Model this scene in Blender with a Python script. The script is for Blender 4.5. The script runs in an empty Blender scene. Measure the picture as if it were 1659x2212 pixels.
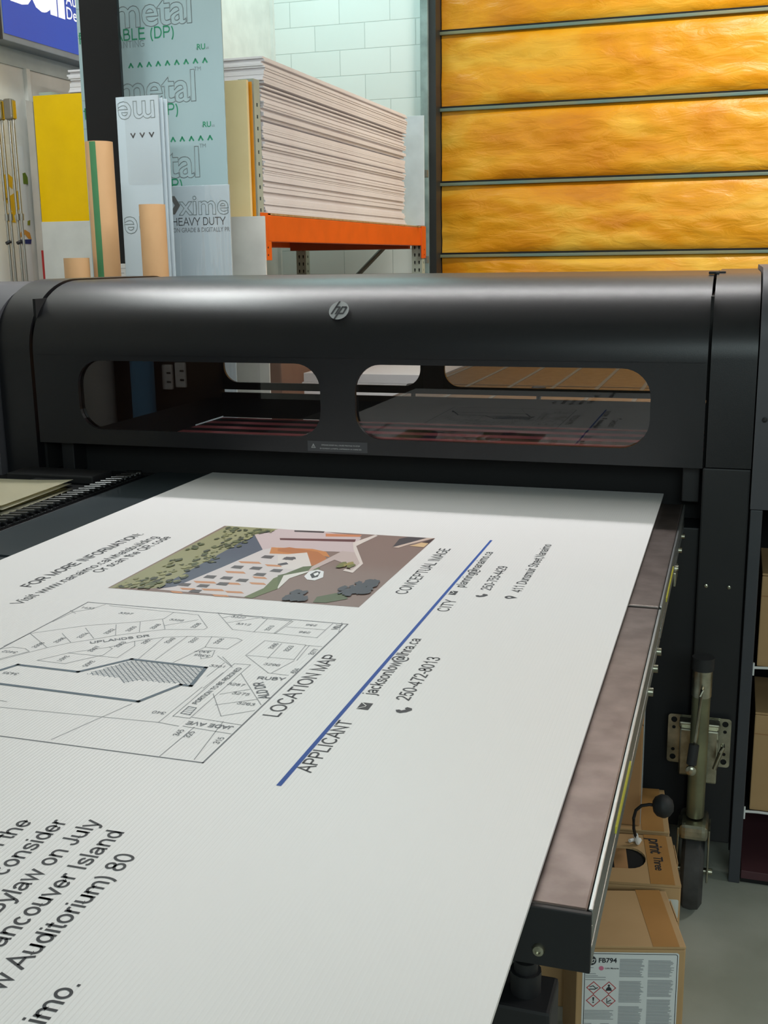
import bpy, bmesh, math, random
from mathutils import Vector, Matrix, Euler
random.seed(7)
C = bpy.context.scene
COL = C.collection
PI = math.pi

# ---------------------------------------------------------------- camera
cam_d = bpy.data.cameras.new('camera')
cam_d.sensor_fit = 'HORIZONTAL'; cam_d.sensor_width = 36.0
cam_d.lens = 2404.0 / 1659.0 * 36.0
cam_d.clip_start = 0.02; cam_d.clip_end = 60
cam = bpy.data.objects.new('camera', cam_d); COL.objects.link(cam)
YAW, PITCH, ROLL = .3070, .2235, .01443
_f = Vector((-math.sin(YAW)*math.cos(PITCH), math.cos(YAW)*math.cos(PITCH), -math.sin(PITCH)))
_r = Vector((math.cos(YAW), math.sin(YAW), 0)); _d = _f.cross(_r)
_r2 = math.cos(ROLL)*_r + math.sin(ROLL)*_d
_d2 = -math.sin(ROLL)*_r + math.cos(ROLL)*_d
cam.matrix_world = Matrix(((_r2.x, -_d2.x, -_f.x, 0), (_r2.y, -_d2.y, -_f.y, 0), (_r2.z, -_d2.z, -_f.z, 1.5336), (0, 0, 0, 1)))
C.camera = cam

# ---------------------------------------------------------------- view, world, lamps
C.view_settings.view_transform = 'Standard'; C.view_settings.look = 'None'
C.view_settings.gamma = 1.0; C.view_settings.use_curve_mapping = False
C.view_settings.exposure = -1.1
W = bpy.data.worlds.new('world'); C.world = W; W.use_nodes = True
W.node_tree.nodes['Background'].inputs[0].default_value = (.8, .9, 1, 1)
W.node_tree.nodes['Background'].inputs[1].default_value = 0.03

def lamp(loc, sx, sy, power, col, rot=(0, 0, 0)):
    d = bpy.data.lights.new('ceiling_or_fill_light', 'AREA'); d.shape = 'RECTANGLE'
    d.size = sx; d.size_y = sy; d.energy = power; d.color = col
    o = bpy.data.objects.new('ceiling_or_fill_light', d); COL.objects.link(o)
    o.location = loc; o.rotation_euler = rot
    return o
#LAMPS
lamp((-.9, 3.47, 2.7), 3.0, .045, 62, (1, .985, .98))
lamp((-1.2, 3.525, 2.7), 2.6, .045, 28, (1, .99, .99))
lamp((-2.75, 7.4, 4.2), 1.2, .4, 36, (.58, 1, 1))
lamp((.9, 6.2, 4.5), 2.4, .3, 265, (1, .96, .87), (.7, 0, 0))
lamp((-2.6, 3.6, 3.9), .3, 1.4, 72, (.93, 1, .99))  # added fill that brightens the yellow sheet and left wall
lamp((2.9, 3.0, 3.7), .3, 1.6, 112, (1, .99, .95), (0, .5, 0))  # unseen fill added for the floor and boxes on the right
lamp((1.3, -3.5, 3.1), 3.0, 1.6, 215, (.82, 1, 1), (1.1, 0, 0))  # cool fill added behind the camera to lift shaded fronts

# ---------------------------------------------------------------- helpers
def lin(c):
    return tuple(((v/255)/12.92 if v <= 10 else (((v/255)+.055)/1.055)**2.4) for v in c)
MATS = {}
def mat(name, rgb, rough=.6, metal=0, rgb2=None, scale=8, bump=0, bscale=60, coat=0, spec=.5, stretch=(1, 1, 1), alpha=1, detail=4, trans=0):
    if name in MATS: return MATS[name]
    m = bpy.data.materials.new(name); m.use_nodes = True; N = m.node_tree; P = N.nodes['Principled BSDF']
    a = lin(rgb); P.inputs['Base Color'].default_value = (*a, 1)
    P.inputs['Roughness'].default_value = rough; P.inputs['Metallic'].default_value = metal
    P.inputs['Specular IOR Level'].default_value = spec
    P.inputs['Coat Weight'].default_value = coat; P.inputs['Coat Roughness'].default_value = .15
    P.inputs['Alpha'].default_value = alpha
    tc = N.nodes.new('ShaderNodeTexCoord'); mp = N.nodes.new('ShaderNodeMapping'); mp.inputs['Scale'].default_value = stretch
    N.links.new(tc.outputs['Object'], mp.inputs[0])
    nz = N.nodes.new('ShaderNodeTexNoise'); nz.inputs['Scale'].default_value = scale; nz.inputs['Detail'].default_value = detail
    N.links.new(mp.outputs[0], nz.inputs['Vector'])
    b = lin(rgb2) if rgb2 else tuple(v*.9 for v in a)
    cr = N.nodes.new('ShaderNodeValToRGB'); cr.color_ramp.elements[0].position = .36; cr.color_ramp.elements[1].position = .64
    cr.color_ramp.elements[0].color = (*a, 1); cr.color_ramp.elements[1].color = (*b, 1)
    N.links.new(nz.outputs[0], cr.inputs[0]); N.links.new(cr.outputs[0], P.inputs['Base Color'])
    if bump:
        n2 = N.nodes.new('ShaderNodeTexNoise'); n2.inputs['Scale'].default_value = bscale; n2.inputs['Detail'].default_value = 3
        N.links.new(mp.outputs[0], n2.inputs['Vector'])
        bp = N.nodes.new('ShaderNodeBump'); bp.inputs['Strength'].default_value = bump; bp.inputs['Distance'].default_value = .01
        N.links.new(n2.outputs[0], bp.inputs['Height']); N.links.new(bp.outputs[0], P.inputs['Normal'])
    MATS[name] = m
    return m
_pl = {}
def plain(rgb, rough=.55, metal=0, spec=.5):
    k = (rgb, rough, metal)
    if k not in _pl: _pl[k] = mat('paint_%d_%d_%d_%d_%d' % (*rgb, int(rough*100), int(metal*10)), rgb, rough, metal, rgb2=rgb, spec=spec)
    return _pl[k]

def link(name, me, m=None, parent=None):
    o = bpy.data.objects.new(name, me); COL.objects.link(o)
    if m is not None:
        for q in (m if isinstance(m, (list, tuple)) else [m]): me.materials.append(q)
    if parent: o.parent = parent
    return o
def empty(name, loc=(0, 0, 0), rz=0):
    o = bpy.data.objects.new(name, None); COL.objects.link(o); o.location = loc; o.rotation_euler = (0, 0, rz); o.empty_display_size = .1
    return o
def tag(o, label=None, cat=None, group=None, kind=None):
    if label: o['label'] = label
    if cat: o['category'] = cat
    if group: o['group'] = group
    if kind: o['kind'] = kind
    return o
def copy_tree(o, parent=None):
    c = o.copy(); COL.objects.link(c)
    if parent: c.parent = parent
    for ch in list(o.children): copy_tree(ch, c)
    return c

class MB:
    def __init__(s): s.bm = bmesh.new(); s.mi = 0
    def add(s, bm2, M=None):
        me = bpy.data.meshes.new('tmp'); bm2.to_mesh(me); bm2.free()
        if M is not None: me.transform(M)
        n = len(s.bm.faces); s.bm.from_mesh(me); bpy.data.meshes.remove(me)
        s.bm.faces.ensure_lookup_table()
        for f in s.bm.faces[n:]: f.material_index = s.mi
        return s
    def mesh(s, me, M=None):
        if M is not None: me.transform(M)
        n = len(s.bm.faces); s.bm.from_mesh(me); bpy.data.meshes.remove(me)
        s.bm.faces.ensure_lookup_table()
        for f in s.bm.faces[n:]: f.material_index = s.mi
        return s
    def box(s, lo, hi, bev=0, seg=2, M=None):
        b = bmesh.new(); bmesh.ops.create_cube(b, size=1)
        for v in b.verts:
            v.co = Vector([(lo[i]+hi[i])/2 + v.co[i]*(hi[i]-lo[i]) for i in range(3)])
        if bev: bmesh.ops.bevel(b, geom=b.edges[:], offset=bev, segments=seg, affect='EDGES', profile=.6)
        return s.add(b, M)
    def prism(s, prof, x0, x1, M=None, smooth=True):
        """profile of (y, z) points run along x"""
        b = bmesh.new(); n = len(prof)
        A = [b.verts.new((x0, y, z)) for y, z in prof]; B = [b.verts.new((x1, y, z)) for y, z in prof]
        for i in range(n):
            f = b.faces.new((A[i], A[(i+1) % n], B[(i+1) % n], B[i])); f.smooth = smooth
        b.faces.new(A[::-1]); b.faces.new(B)
        bmesh.ops.recalc_face_normals(b, faces=b.faces[:])
        for e in b.edges:
            if e.calc_face_angle(0) > .7: e.smooth = False
        return s.add(b, M)
    def tube(s, pts, r, seg=12, M=None, cap=True, r2=None):
        b = bmesh.new(); pts = [Vector(p) for p in pts]; rings = []
        n = len(pts)
        for i, p in enumerate(pts):
            t = (pts[min(i+1, n-1)]-pts[max(i-1, 0)]).normalized()
            u = t.cross(Vector((0, 0, 1)))
            if u.length < 1e-3: u = t.cross(Vector((0, 1, 0)))
            u.normalize(); w = t.cross(u)
            rr = r if r2 is None else r+(r2-r)*i/(n-1)
            rings.append([b.verts.new(p+u*rr*math.cos(2*PI*k/seg)+w*rr*math.sin(2*PI*k/seg)) for k in range(seg)])
        for i in range(n-1):
            for k in range(seg):
                f = b.faces.new((rings[i][k], rings[i][(k+1) % seg], rings[i+1][(k+1) % seg], rings[i+1][k])); f.smooth = True
        if cap: b.faces.new(rings[0][::-1]); b.faces.new(rings[-1])
        bmesh.ops.recalc_face_normals(b, faces=b.faces[:])
        for e in b.edges:
            if e.calc_face_angle(0) > .7: e.smooth = False
        return s.add(b, M)
    def lathe(s, prof, seg=24, M=None):
        """(r, z) profile turned about z"""
        b = bmesh.new(); rings = []
        for r, z in prof:
            rings.append([b.verts.new((max(r, 1e-5)*math.cos(2*PI*k/seg), max(r, 1e-5)*math.sin(2*PI*k/seg), z)) for k in range(seg)])
        for i in range(len(prof)-1):
            for k in range(seg):
                f = b.faces.new((rings[i][k], rings[i][(k+1) % seg], rings[i+1][(k+1) % seg], rings[i+1][k])); f.smooth = True
        b.faces.new(rings[0][::-1]); b.faces.new(rings[-1])
        bmesh.ops.recalc_face_normals(b, faces=b.faces[:])
        for e in b.edges:
            if e.calc_face_angle(0) > .7: e.smooth = False
        return s.add(b, M)
    def poly(s, pts, M=None):
        b = bmesh.new(); b.faces.new([b.verts.new(p) for p in pts])
        return s.add(b, M)
    def line(s, pts, w, nrm, closed=False):
        """flat strokes along pts lying in the plane with normal nrm"""
        nrm = Vector(nrm); pts = [Vector(p) for p in pts]
        if closed: pts = pts+[pts[0]]
        for a, c in zip(pts, pts[1:]):
            t = c-a
            if t.length < 1e-6: continue
            t.normalize(); u = t.cross(nrm)*(w/2); e = t*(w/2)
            s.poly([a-u-e, a+u-e, c+u+e, c-u+e])
        return s
    def text(s, txt, org, u, v, length=None, size=None, bold=0, outline=0, yscale=1, align='L', shear=0, lift=0, space=1):
        """lettering: u = reading direction, v = up direction of the letters"""
        cu = bpy.data.curves.new('lettering', 'FONT'); cu.body = txt; cu.size = 1; cu.resolution_u = 3
        cu.offset = bold; cu.shear = shear; cu.space_character = space
        if outline: cu.fill_mode = 'NONE'; cu.bevel_depth = outline; cu.bevel_resolution = 0
        ob = bpy.data.objects.new('lettering', cu)
        me = bpy.data.meshes.new_from_object(ob); bpy.data.objects.remove(ob); bpy.data.curves.remove(cu)
        xs = [q.co.x for q in me.vertices]
        if not xs: return s
        x0, x1 = min(xs), max(xs)
        k = length/(x1-x0) if length else size
        u = Vector(u).normalized(); v = Vector(v).normalized(); w = u.cross(v); org = Vector(org)
        off = {'L': x0, 'R': x1, 'C': (x0+x1)/2}[align]
        for q in me.vertices:
            q.co = org+u*((q.co.x-off)*k)+v*(q.co.y*k*yscale)+w*(q.co.z*k*(.15 if outline else 1)+lift)
        return s.mesh(me)
    def build(s, name, m, parent=None, smooth=None, weld=False):
        me = bpy.data.meshes.new(name)
        if weld: bmesh.ops.remove_doubles(s.bm, verts=s.bm.verts[:], dist=1e-5)
        if smooth is not None:
            for f in s.bm.faces: f.smooth = smooth
        s.bm.to_mesh(me); s.bm.free()
        return link(name, me, m, parent)

def holes(loops, th):
    """flat plate with holes: 2D loops, thickness th -> mesh centred on z=0"""
    cu = bpy.data.curves.new('plate', 'CURVE'); cu.dimensions = '2D'; cu.fill_mode = 'BOTH'; cu.extrude = th/2
    for lp in loops:
        sp = cu.splines.new('POLY'); sp.points.add(len(lp)-1); sp.use_cyclic_u = True
        for p, q in zip(sp.points, lp): p.co = (q[0], q[1], 0, 1)
    ob = bpy.data.objects.new('plate', cu); me = bpy.data.meshes.new_from_object(ob)
    bpy.data.objects.remove(ob); bpy.data.curves.remove(cu)
    for p in me.polygons: p.use_smooth = False
    return me
def rrect(x0, y0, x1, y1, r, n=8):
    out = []
    for cx, cy, a in ((x1-r, y0+r, -PI/2), (x1-r, y1-r, 0), (x0+r, y1-r, PI/2), (x0+r, y0+r, PI)):
        out += [(cx+r*math.cos(a+PI/2*i/n), cy+r*math.sin(a+PI/2*i/n)) for i in range(n+1)]
    return out
def circ(cx, cy, r, n=12): return [(cx+r*math.cos(2*PI*i/n), cy+r*math.sin(2*PI*i/n)) for i in range(n)]
def rect(x0, y0, x1, y1): return [(x0, y0), (x1, y0), (x1, y1), (x0, y1)]
# plate drawn in (x, z) facing -y, standing at y
def MXZ(y): return Matrix(((1, 0, 0, 0), (0, 0, -1, y), (0, 1, 0, 0), (0, 0, 0, 1)))
def MYZ(x): return Matrix(((0, 0, 1, x), (1, 0, 0, 0), (0, 1, 0, 0), (0, 0, 0, 1)))   # (y, z) drawing facing +x
def MZ(z): return Matrix.Translation((0, 0, z))
def struct(name, mb, m): return tag(mb.build(name, m), kind='structure')

# ---------------------------------------------------------------- plain sans lettering drawn as strokes (cap height = 1)
def _a(cx, cy, rx, ry, t0, t1, n=None):
    n = n or max(4, int(abs(t1-t0)/15))
    return [(cx+rx*math.cos(math.radians(t0+(t1-t0)*i/n)), cy+ry*math.sin(math.radians(t0+(t1-t0)*i/n))) for i in range(n+1)]
def _sp(pts, n=5):
    p = [pts[0]]+pts+[pts[-1]]; o = []
    for i in range(1, len(p)-2):
        for k in range(n):
            t = k/n; o.append(tuple(.5*((2*p[i][j])+(-p[i-1][j]+p[i+1][j])*t+(2*p[i-1][j]-5*p[i][j]+4*p[i+1][j]-p[i+2][j])*t*t+(-p[i-1][j]+3*p[i][j]-3*p[i+1][j]+p[i+2][j])*t**3) for j in (0, 1)))
    return o+[pts[-1]]
_bowl = lambda cx: _a(cx, .365, .255, .305, 0, 360, 24)
_S = [(.80, .74), (.71, .88), (.47, .94), (.23, .87), (.17, .73), (.27, .59), (.47, .52), (.72, .43), (.80, .27), (.70, .12), (.46, .06), (.20, .13), (.12, .29)]
_s = [(.60, .52), (.52, .64), (.35, .67), (.17, .61), (.14, .51), (.22, .42), (.36, .375), (.55, .31), (.60, .20), (.52, .09), (.35, .06), (.16, .11), (.10, .22)]
_3 = [(.12, .73), (.20, .90), (.38, .95), (.58, .88), (.62, .73), (.54, .58), (.34, .53)]; _3b = [(.34, .53), (.56, .48), (.66, .30), (.58, .12), (.37, .05), (.18, .12), (.09, .28)]
GL = {
 'A': (.93, [[(.03, 0), (.465, .98), (.90, 0)], [(.20, .36), (.73, .36)]]),
 'B': (.93, [[(.16, 0), (.16, 1)], [(.16, .94), (.50, .94)]+_a(.50, .74, .22, .20, 90, -90)+[(.16, .54)], [(.50, .54)]+_a(.54, .30, .26, .24, 90, -90)+[(.16, .06)]]),
 'C': (1.0, [_a(.53, .5, .41, .44, 40, 320)]), 'D': (1.0, [[(.16, 0), (.16, 1)], [(.16, .94), (.45, .94)]+_a(.48, .5, .40, .44, 90, -90)+[(.16, .06)]]),
 'E': (.93, [[(.82, .94), (.17, .94), (.17, .06), (.84, .06)], [(.17, .53), (.76, .53)]]), 'F': (.85, [[(.78, .94), (.17, .94), (.17, 0)], [(.17, .50), (.70, .50)]]),
 'G': (1.08, [_a(.54, .5, .42, .44, 40, 325)+[(.92, .22), (.92, .47), (.55, .47)]]), 'H': (1.0, [[(.16, 0), (.16, 1)], [(.84, 0), (.84, 1)], [(.16, .53), (.84, .53)]]),
 'I': (.39, [[(.195, 0), (.195, 1)]]), 'J': (.70, [[(.53, 1), (.53, .30)]+_a(.31, .30, .22, .24, 0, -180)]),
 'K': (.93, [[(.16, 0), (.16, 1)], [(.80, 1), (.17, .36)], [(.40, .58), (.86, 0)]]), 'L': (.78, [[(.16, 1), (.16, .06), (.73, .06)]]),
 'M': (1.16, [[(.16, 0), (.16, .97), (.58, .06), (1.0, .97), (1.0, 0)]]), 'N': (1.0, [[(.16, 0), (.16, .94), (.84, .06), (.84, 1)]]), 'O': (1.08, [_a(.54, .5, .44, .44, 0, 360, 30)]),
 'P': (.93, [[(.16, 0), (.16, 1)], [(.16, .94), (.55, .94)]+_a(.56, .70, .25, .24, 90, -90)+[(.16, .46)]]), 'Q': (1.08, [_a(.54, .5, .44, .44, 0, 360, 30), [(.62, .25), (.98, -.03)]]),
 'R': (1.0, [[(.16, 0), (.16, 1)], [(.16, .94), (.60, .94)]+_a(.62, .71, .25, .23, 90, -90)+[(.16, .48)], [(.50, .48), (.62, .42), (.92, 0)]]), 'S': (.93, [_sp(_S)]),
 'T': (.85, [[(.425, 0), (.425, .94)], [(.03, .94), (.82, .94)]]), 'U': (1.0, [[(.16, 1), (.16, .38)]+_a(.5, .38, .34, .32, 180, 360)+[(.84, 1)]]), 'V': (.93, [[(.03, 1), (.465, .03), (.90, 1)]]),
 'W': (1.32, [[(.04, 1), (.33, .03), (.66, .95), (.99, .03), (1.28, 1)]]), 'X': (.93, [[(.05, 1), (.88, 0)], [(.88, 1), (.05, 0)]]), 'Y': (.93, [[(.04, 1), (.465, .42), (.89, 1)], [(.465, .42), (.465, 0)]]), 'Z': (.85, [[(.08, .94), (.76, .94), (.08, .06), (.79, .06)]]),
 'a': (.78, [[(.12, .50)]+_a(.37, .49, .23, .18, 160, 0)+[(.60, .15), (.66, .0)], [(.60, .40), (.30, .36)]+_a(.28, .20, .18, .15, 100, 270)+[(.42, .08), (.60, .22)]]),
 'b': (.78, [[(.13, 0), (.13, 1)], _bowl(.39)]), 'c': (.70, [_a(.36, .365, .255, .305, 45, 315)]), 'd': (.78, [[(.65, 0), (.65, 1)], _bowl(.38)]),
 'e': (.78, [[(.12, .37), (.66, .37)]+_a(.39, .365, .265, .305, 0, 318)]), 'f': (.39, [[(.42, .93), (.32, .94), (.20, .80), (.20, 0)], [(.02, .68), (.38, .68)]]),
 'g': (.78, [_bowl(.38), [(.65, .73), (.65, -.05)]+_a(.39, -.03, .26, .20, 0, -165)]), 'h': (.78, [[(.13, 0), (.13, 1)], [(.13, .44)]+_a(.39, .44, .245, .235, 180, 0)+[(.635, 0)]]),
 'i': (.31, [[(.155, 0), (.155, .73)], [(.155, .88), (.155, 1)]]), 'j': (.31, [[(.155, .73), (.155, -.12), (.10, -.22), (-.02, -.24)], [(.155, .88), (.155, 1)]]),
 'k': (.70, [[(.13, 0), (.13, 1)], [(.60, .73), (.13, .28)], [(.31, .44), (.64, 0)]]), 'l': (.31, [[(.155, 0), (.155, 1)]]),
 'm': (1.16, [[(.13, 0), (.13, .73)], [(.13, .46)]+_a(.355, .46, .225, .215, 180, 0)+[(.58, 0)], [(.58, .46)]+_a(.805, .46, .225, .215, 180, 0)+[(1.03, 0)]]),
 'n': (.78, [[(.13, 0), (.13, .73)], [(.13, .44)]+_a(.39, .44, .245, .235, 180, 0)+[(.635, 0)]]), 'o': (.78, [_a(.39, .365, .27, .305, 0, 360, 24)]), 'p': (.78, [[(.13, -.28), (.13, .73)], _bowl(.39)]), 'q': (.78, [[(.65, -.28), (.65, .73)], _bowl(.38)]),
 'r': (.46, [[(.13, 0), (.13, .73)], [(.13, .40), (.17, .58), (.30, .67), (.44, .65)]]), 's': (.70, [_sp(_s)]), 't': (.39, [[(.19, .93), (.19, .14), (.25, .06), (.37, .06)], [(.02, .68), (.36, .68)]]),
 'u': (.78, [[(.13, .73), (.13, .29)]+_a(.375, .29, .245, .235, 180, 360)+[(.62, .73)], [(.62, 0), (.62, .73)]]), 'v': (.70, [[(.04, .73), (.35, .03), (.66, .73)]]), 'w': (1.0, [[(.03, .73), (.27, .03), (.5, .70), (.73, .03), (.97, .73)]]),
 'x': (.70, [[(.04, .73), (.66, 0)], [(.66, .73), (.04, 0)]]), 'y': (.70, [[(.04, .73), (.36, .0)], [(.67, .73), (.34, -.10), (.24, -.22), (.08, -.23)]]), 'z': (.70, [[(.06, .67), (.60, .67), (.06, .06), (.64, .06)]]),
 '0': (.78, [_a(.39, .5, .28, .45, 0, 360, 24)]), '1': (.78, [[(.17, .72), (.34, .82), (.44, 1), (.44, 0)]]), '2': (.78, [_sp([(.11, .70), (.20, .89), (.40, .95), (.61, .87), (.66, .70), (.55, .50), (.12, .06)])+[(.70, .06)]]),
 '3': (.78, [_sp(_3), _sp(_3b)]), '4': (.78, [[(.52, 0), (.52, .93), (.07, .28), (.74, .28)]]), '5': (.78, [[(.66, .94), (.22, .94), (.14, .48)]+_a(.38, .345, .28, .285, 140, -150)]),
 '6': (.78, [_a(.39, .32, .275, .27, 0, 360, 22), _sp([(.65, .78), (.55, .92), (.38, .94), (.19, .80), (.115, .50), (.115, .32)])]), '7': (.78, [[(.09, .94), (.69, .94), (.46, .55), (.33, 0)]]),
 '8': (.78, [_a(.39, .74, .22, .20, 0, 360, 20), _a(.39, .29, .275, .24, 0, 360, 22)]), '9': (.78, [_a(.39, .66, .275, .27, 0, 360, 22), _sp([(.13, .2), (.23, .07), (.40, .06), (.59, .20), (.665, .50), (.665, .66)])]),
 '.': (.39, [[(.195, 0), (.195, .13)]]), ',': (.39, [[(.21, .13), (.195, -.02), (.13, -.14)]]), ':': (.39, [[(.195, 0), (.195, .13)], [(.195, .58), (.195, .71)]]), '-': (.46, [[(.06, .36), (.40, .36)]]), '/': (.39, [[(-.02, -.02), (.39, 1.02)]]),
 '(': (.46, [_a(.60, .36, .42, .68, 125, 235)]), ')': (.46, [_a(-.14, .36, .42, .68, 55, -55)]), "'": (.27, [[(.13, .68), (.13, 1)]]),
 '@': (1.42, [_a(.70, .36, .60, .61, -50, -325, 30)+[(1.24, .26), (1.10, .14), (.98, .16), (.96, .28), (1.05, .62)], _a(.68, .36, .22, .27, 0, 360, 18)]),
}
def letters(mb, txt, org, u, v, length=None, size=None, w=.125, align='L', yscale=1):
    """flat stroke lettering; size = cap height"""
    x = 0; S = []
    for ch in txt:
        g = GL.get(ch)
        if g is None: x += .39; continue
        for st in g[1]: S.append([(x+p[0], p[1]) for p in st])
        x += g[0]
    xs = [p[0] for s_ in S for p in s_]; x0, x1 = min(xs)-w/2, max(xs)+w/2
    k = length/(x1-x0) if length else size
    off = {'L': x0, 'R': x1, 'C': (x0+x1)/2}[align]
    u = Vector(u).normalized(); v = Vector(v).normalized(); org = Vector(org)
    b = mb.bm
    for st in S:
        n = len(st); closed = abs(st[0][0]-st[-1][0])+abs(st[0][1]-st[-1][1]) < 1e-4
        pts = st[:-1] if closed else st; m = len(pts); L_ = []
        for i in range(m):
            p = Vector(pts[i]); a = Vector(pts[i-1]) if (i or closed) else None; c = Vector(pts[(i+1) % m]) if (i < m-1 or closed) else None
            d1 = (p-a).normalized() if a is not None else None; d2 = (c-p).normalized() if c is not None else None
            d1 = d1 or d2; d2 = d2 or d1
            n1 = Vector((-d1.y, d1.x)); n2 = Vector((-d2.y, d2.x)); q = n1+n2
            q = n1 if q.length < .2 else q.normalized()
            s_ = min(1/max(q.dot(n1), .3), 2.2)*w/2
            L_.append((p+q*s_, p-q*s_))
        V = [tuple(b.verts.new(org+u*((e.x-off)*k)+v*(e.y*k*yscale)) for e in pr) for pr in L_]
        for i in range(m if closed else m-1):
            A_, B_ = V[i], V[(i+1) % m]
            try: b.faces.new((A_[0], A_[1], B_[1], B_[0])).material_index = mb.mi
            except ValueError: pass
    return mb

# ---------------------------------------------------------------- materials
BLACK = mat('black_powder_coat', (22, 22, 26), .35, rgb2=(20, 20, 24), bump=.04, bscale=600)
BLACK2 = mat('black_plastic', (26, 26, 29), .55)
DARK = mat('dark_interior', (12, 12, 14), .8)
GREY = mat('charcoal_panel', (72, 72, 78), .5)
POST = mat('charcoal_steel', (62, 64, 70), .5)
STEEL = mat('worn_steel_plate', (126, 116, 112), .42, 1, rgb2=(108, 98, 94), scale=22, bump=.02, bscale=90)
ALU = mat('anodised_aluminium', (168, 172, 171), .36, 1)
CHROME = mat('zinc_plated_steel', (190, 188, 170), .3, 1, rgb2=(150, 148, 132), scale=30)
SLATE = mat('slate_table_film', (52, 60, 64), .28)
CARD = mat('corrugated_cardboard', (190, 154, 110), .75, rgb2=(180, 144, 100), scale=5)
CARDD = mat('kraft_board', (178, 134, 90), .75, rgb2=(166, 122, 80), scale=5)
TAPE = mat('brown_packing_tape', (184, 134, 78), .3)
TUBE = mat('kraft_paper_tube', (204, 164, 118), .7, rgb2=(190, 150, 106), scale=6, stretch=(1, 1, .4))
PAPERW = plain((228, 228, 226), .6)
WHITE = mat('white_foam_board', (236, 234, 236), .6, rgb2=(230, 226, 228), scale=3)
ORANGE = mat('orange_rack_paint', (236, 96, 20), .42)
RACKG = mat('pale_green_rack_paint', (176, 190, 178), .5)
RACKD = mat('grey_rack_paint', (110, 116, 112), .5)
INK = plain((46, 48, 54), .6); INKG = plain((150, 152, 156), .6); INKM = plain((112, 116, 122), .6)
RUBBER = mat('black_rubber', (32, 33, 35), .65)
TYRE = mat('grey_tyre_rubber', (66, 66, 66), .75, rgb2=(50, 50, 50), scale=20)

# ---------------------------------------------------------------- setting
struct('floor', MB().box((-3.42, -4, -.1), (5, 8.9, 0)), mat('concrete_floor', (172, 175, 166), .6, rgb2=(150, 154, 143), scale=3.5, bump=.05))
struct('ceiling', MB().box((-3.6, -4.2, 4.9), (5.2, 9, 5.0)), mat('ceiling_paint', (205, 208, 205), .9))
def block_mat():
    m = bpy.data.materials.new('painted_block_wall'); m.use_nodes = True; N = m.node_tree; P = N.nodes['Principled BSDF']
    tc = N.nodes.new('ShaderNodeTexCoord'); sp = N.nodes.new('ShaderNodeSeparateXYZ'); cb = N.nodes.new('ShaderNodeCombineXYZ')
    N.links.new(tc.outputs['Object'], sp.inputs[0]); N.links.new(sp.outputs[0], cb.inputs[0]); N.links.new(sp.outputs[2], cb.inputs[1])
    br = N.nodes.new('ShaderNodeTexBrick'); br.inputs['Scale'].default_value = 1; br.inputs['Brick Width'].default_value = .385
    br.inputs['Row Height'].default_value = .178; br.inputs['Mortar Size'].default_value = .0035; br.inputs['Mortar Smooth'].default_value = .6
    br.inputs['Color1'].default_value = (*lin((232, 234, 230)), 1); br.inputs['Color2'].default_value = (*lin((226, 230, 226)), 1)
    br.inputs['Mortar'].default_value = (*lin((196, 202, 198)), 1)
    N.links.new(cb.outputs[0], br.inputs[0]); N.links.new(br.outputs[0], P.inputs['Base Color'])
    bp = N.nodes.new('ShaderNodeBump'); bp.inputs['Strength'].default_value = .5; bp.inputs['Distance'].default_value = .004; bp.invert = True
    N.links.new(br.outputs['Fac'], bp.inputs['Height']); N.links.new(bp.outputs[0], P.inputs['Normal'])
    P.inputs['Roughness'].default_value = .6
    return m
PLASTER = mat('white_wall_paint', (230, 228, 222), .7)
struct('wall_back', MB().box((-3.6, 8.2, 0), (-2.215, 8.45, 4.9)), block_mat())
struct('wall_left', MB().box((-3.6, -4.2, 0), (-3.42, 8.2, 4.9)), PLASTER)
struct('wall_right', MB().box((5, -4.2, 0), (5.2, 9, 4.9)), PLASTER)
struct('wall_front', MB().box((-3.42, -4.2, 0), (5, -4, 4.9)), mat('shop_wall', (120, 118, 112), .8))
struct('trim_6', MB().box((-2.215, 8.2, 4.16), (5, 8.45, 4.9)), PLASTER)
struct('trim_1', MB().box((-3.42, 8.17, 0), (-3.395, 8.2, 4.9)), PLASTER)

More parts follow.
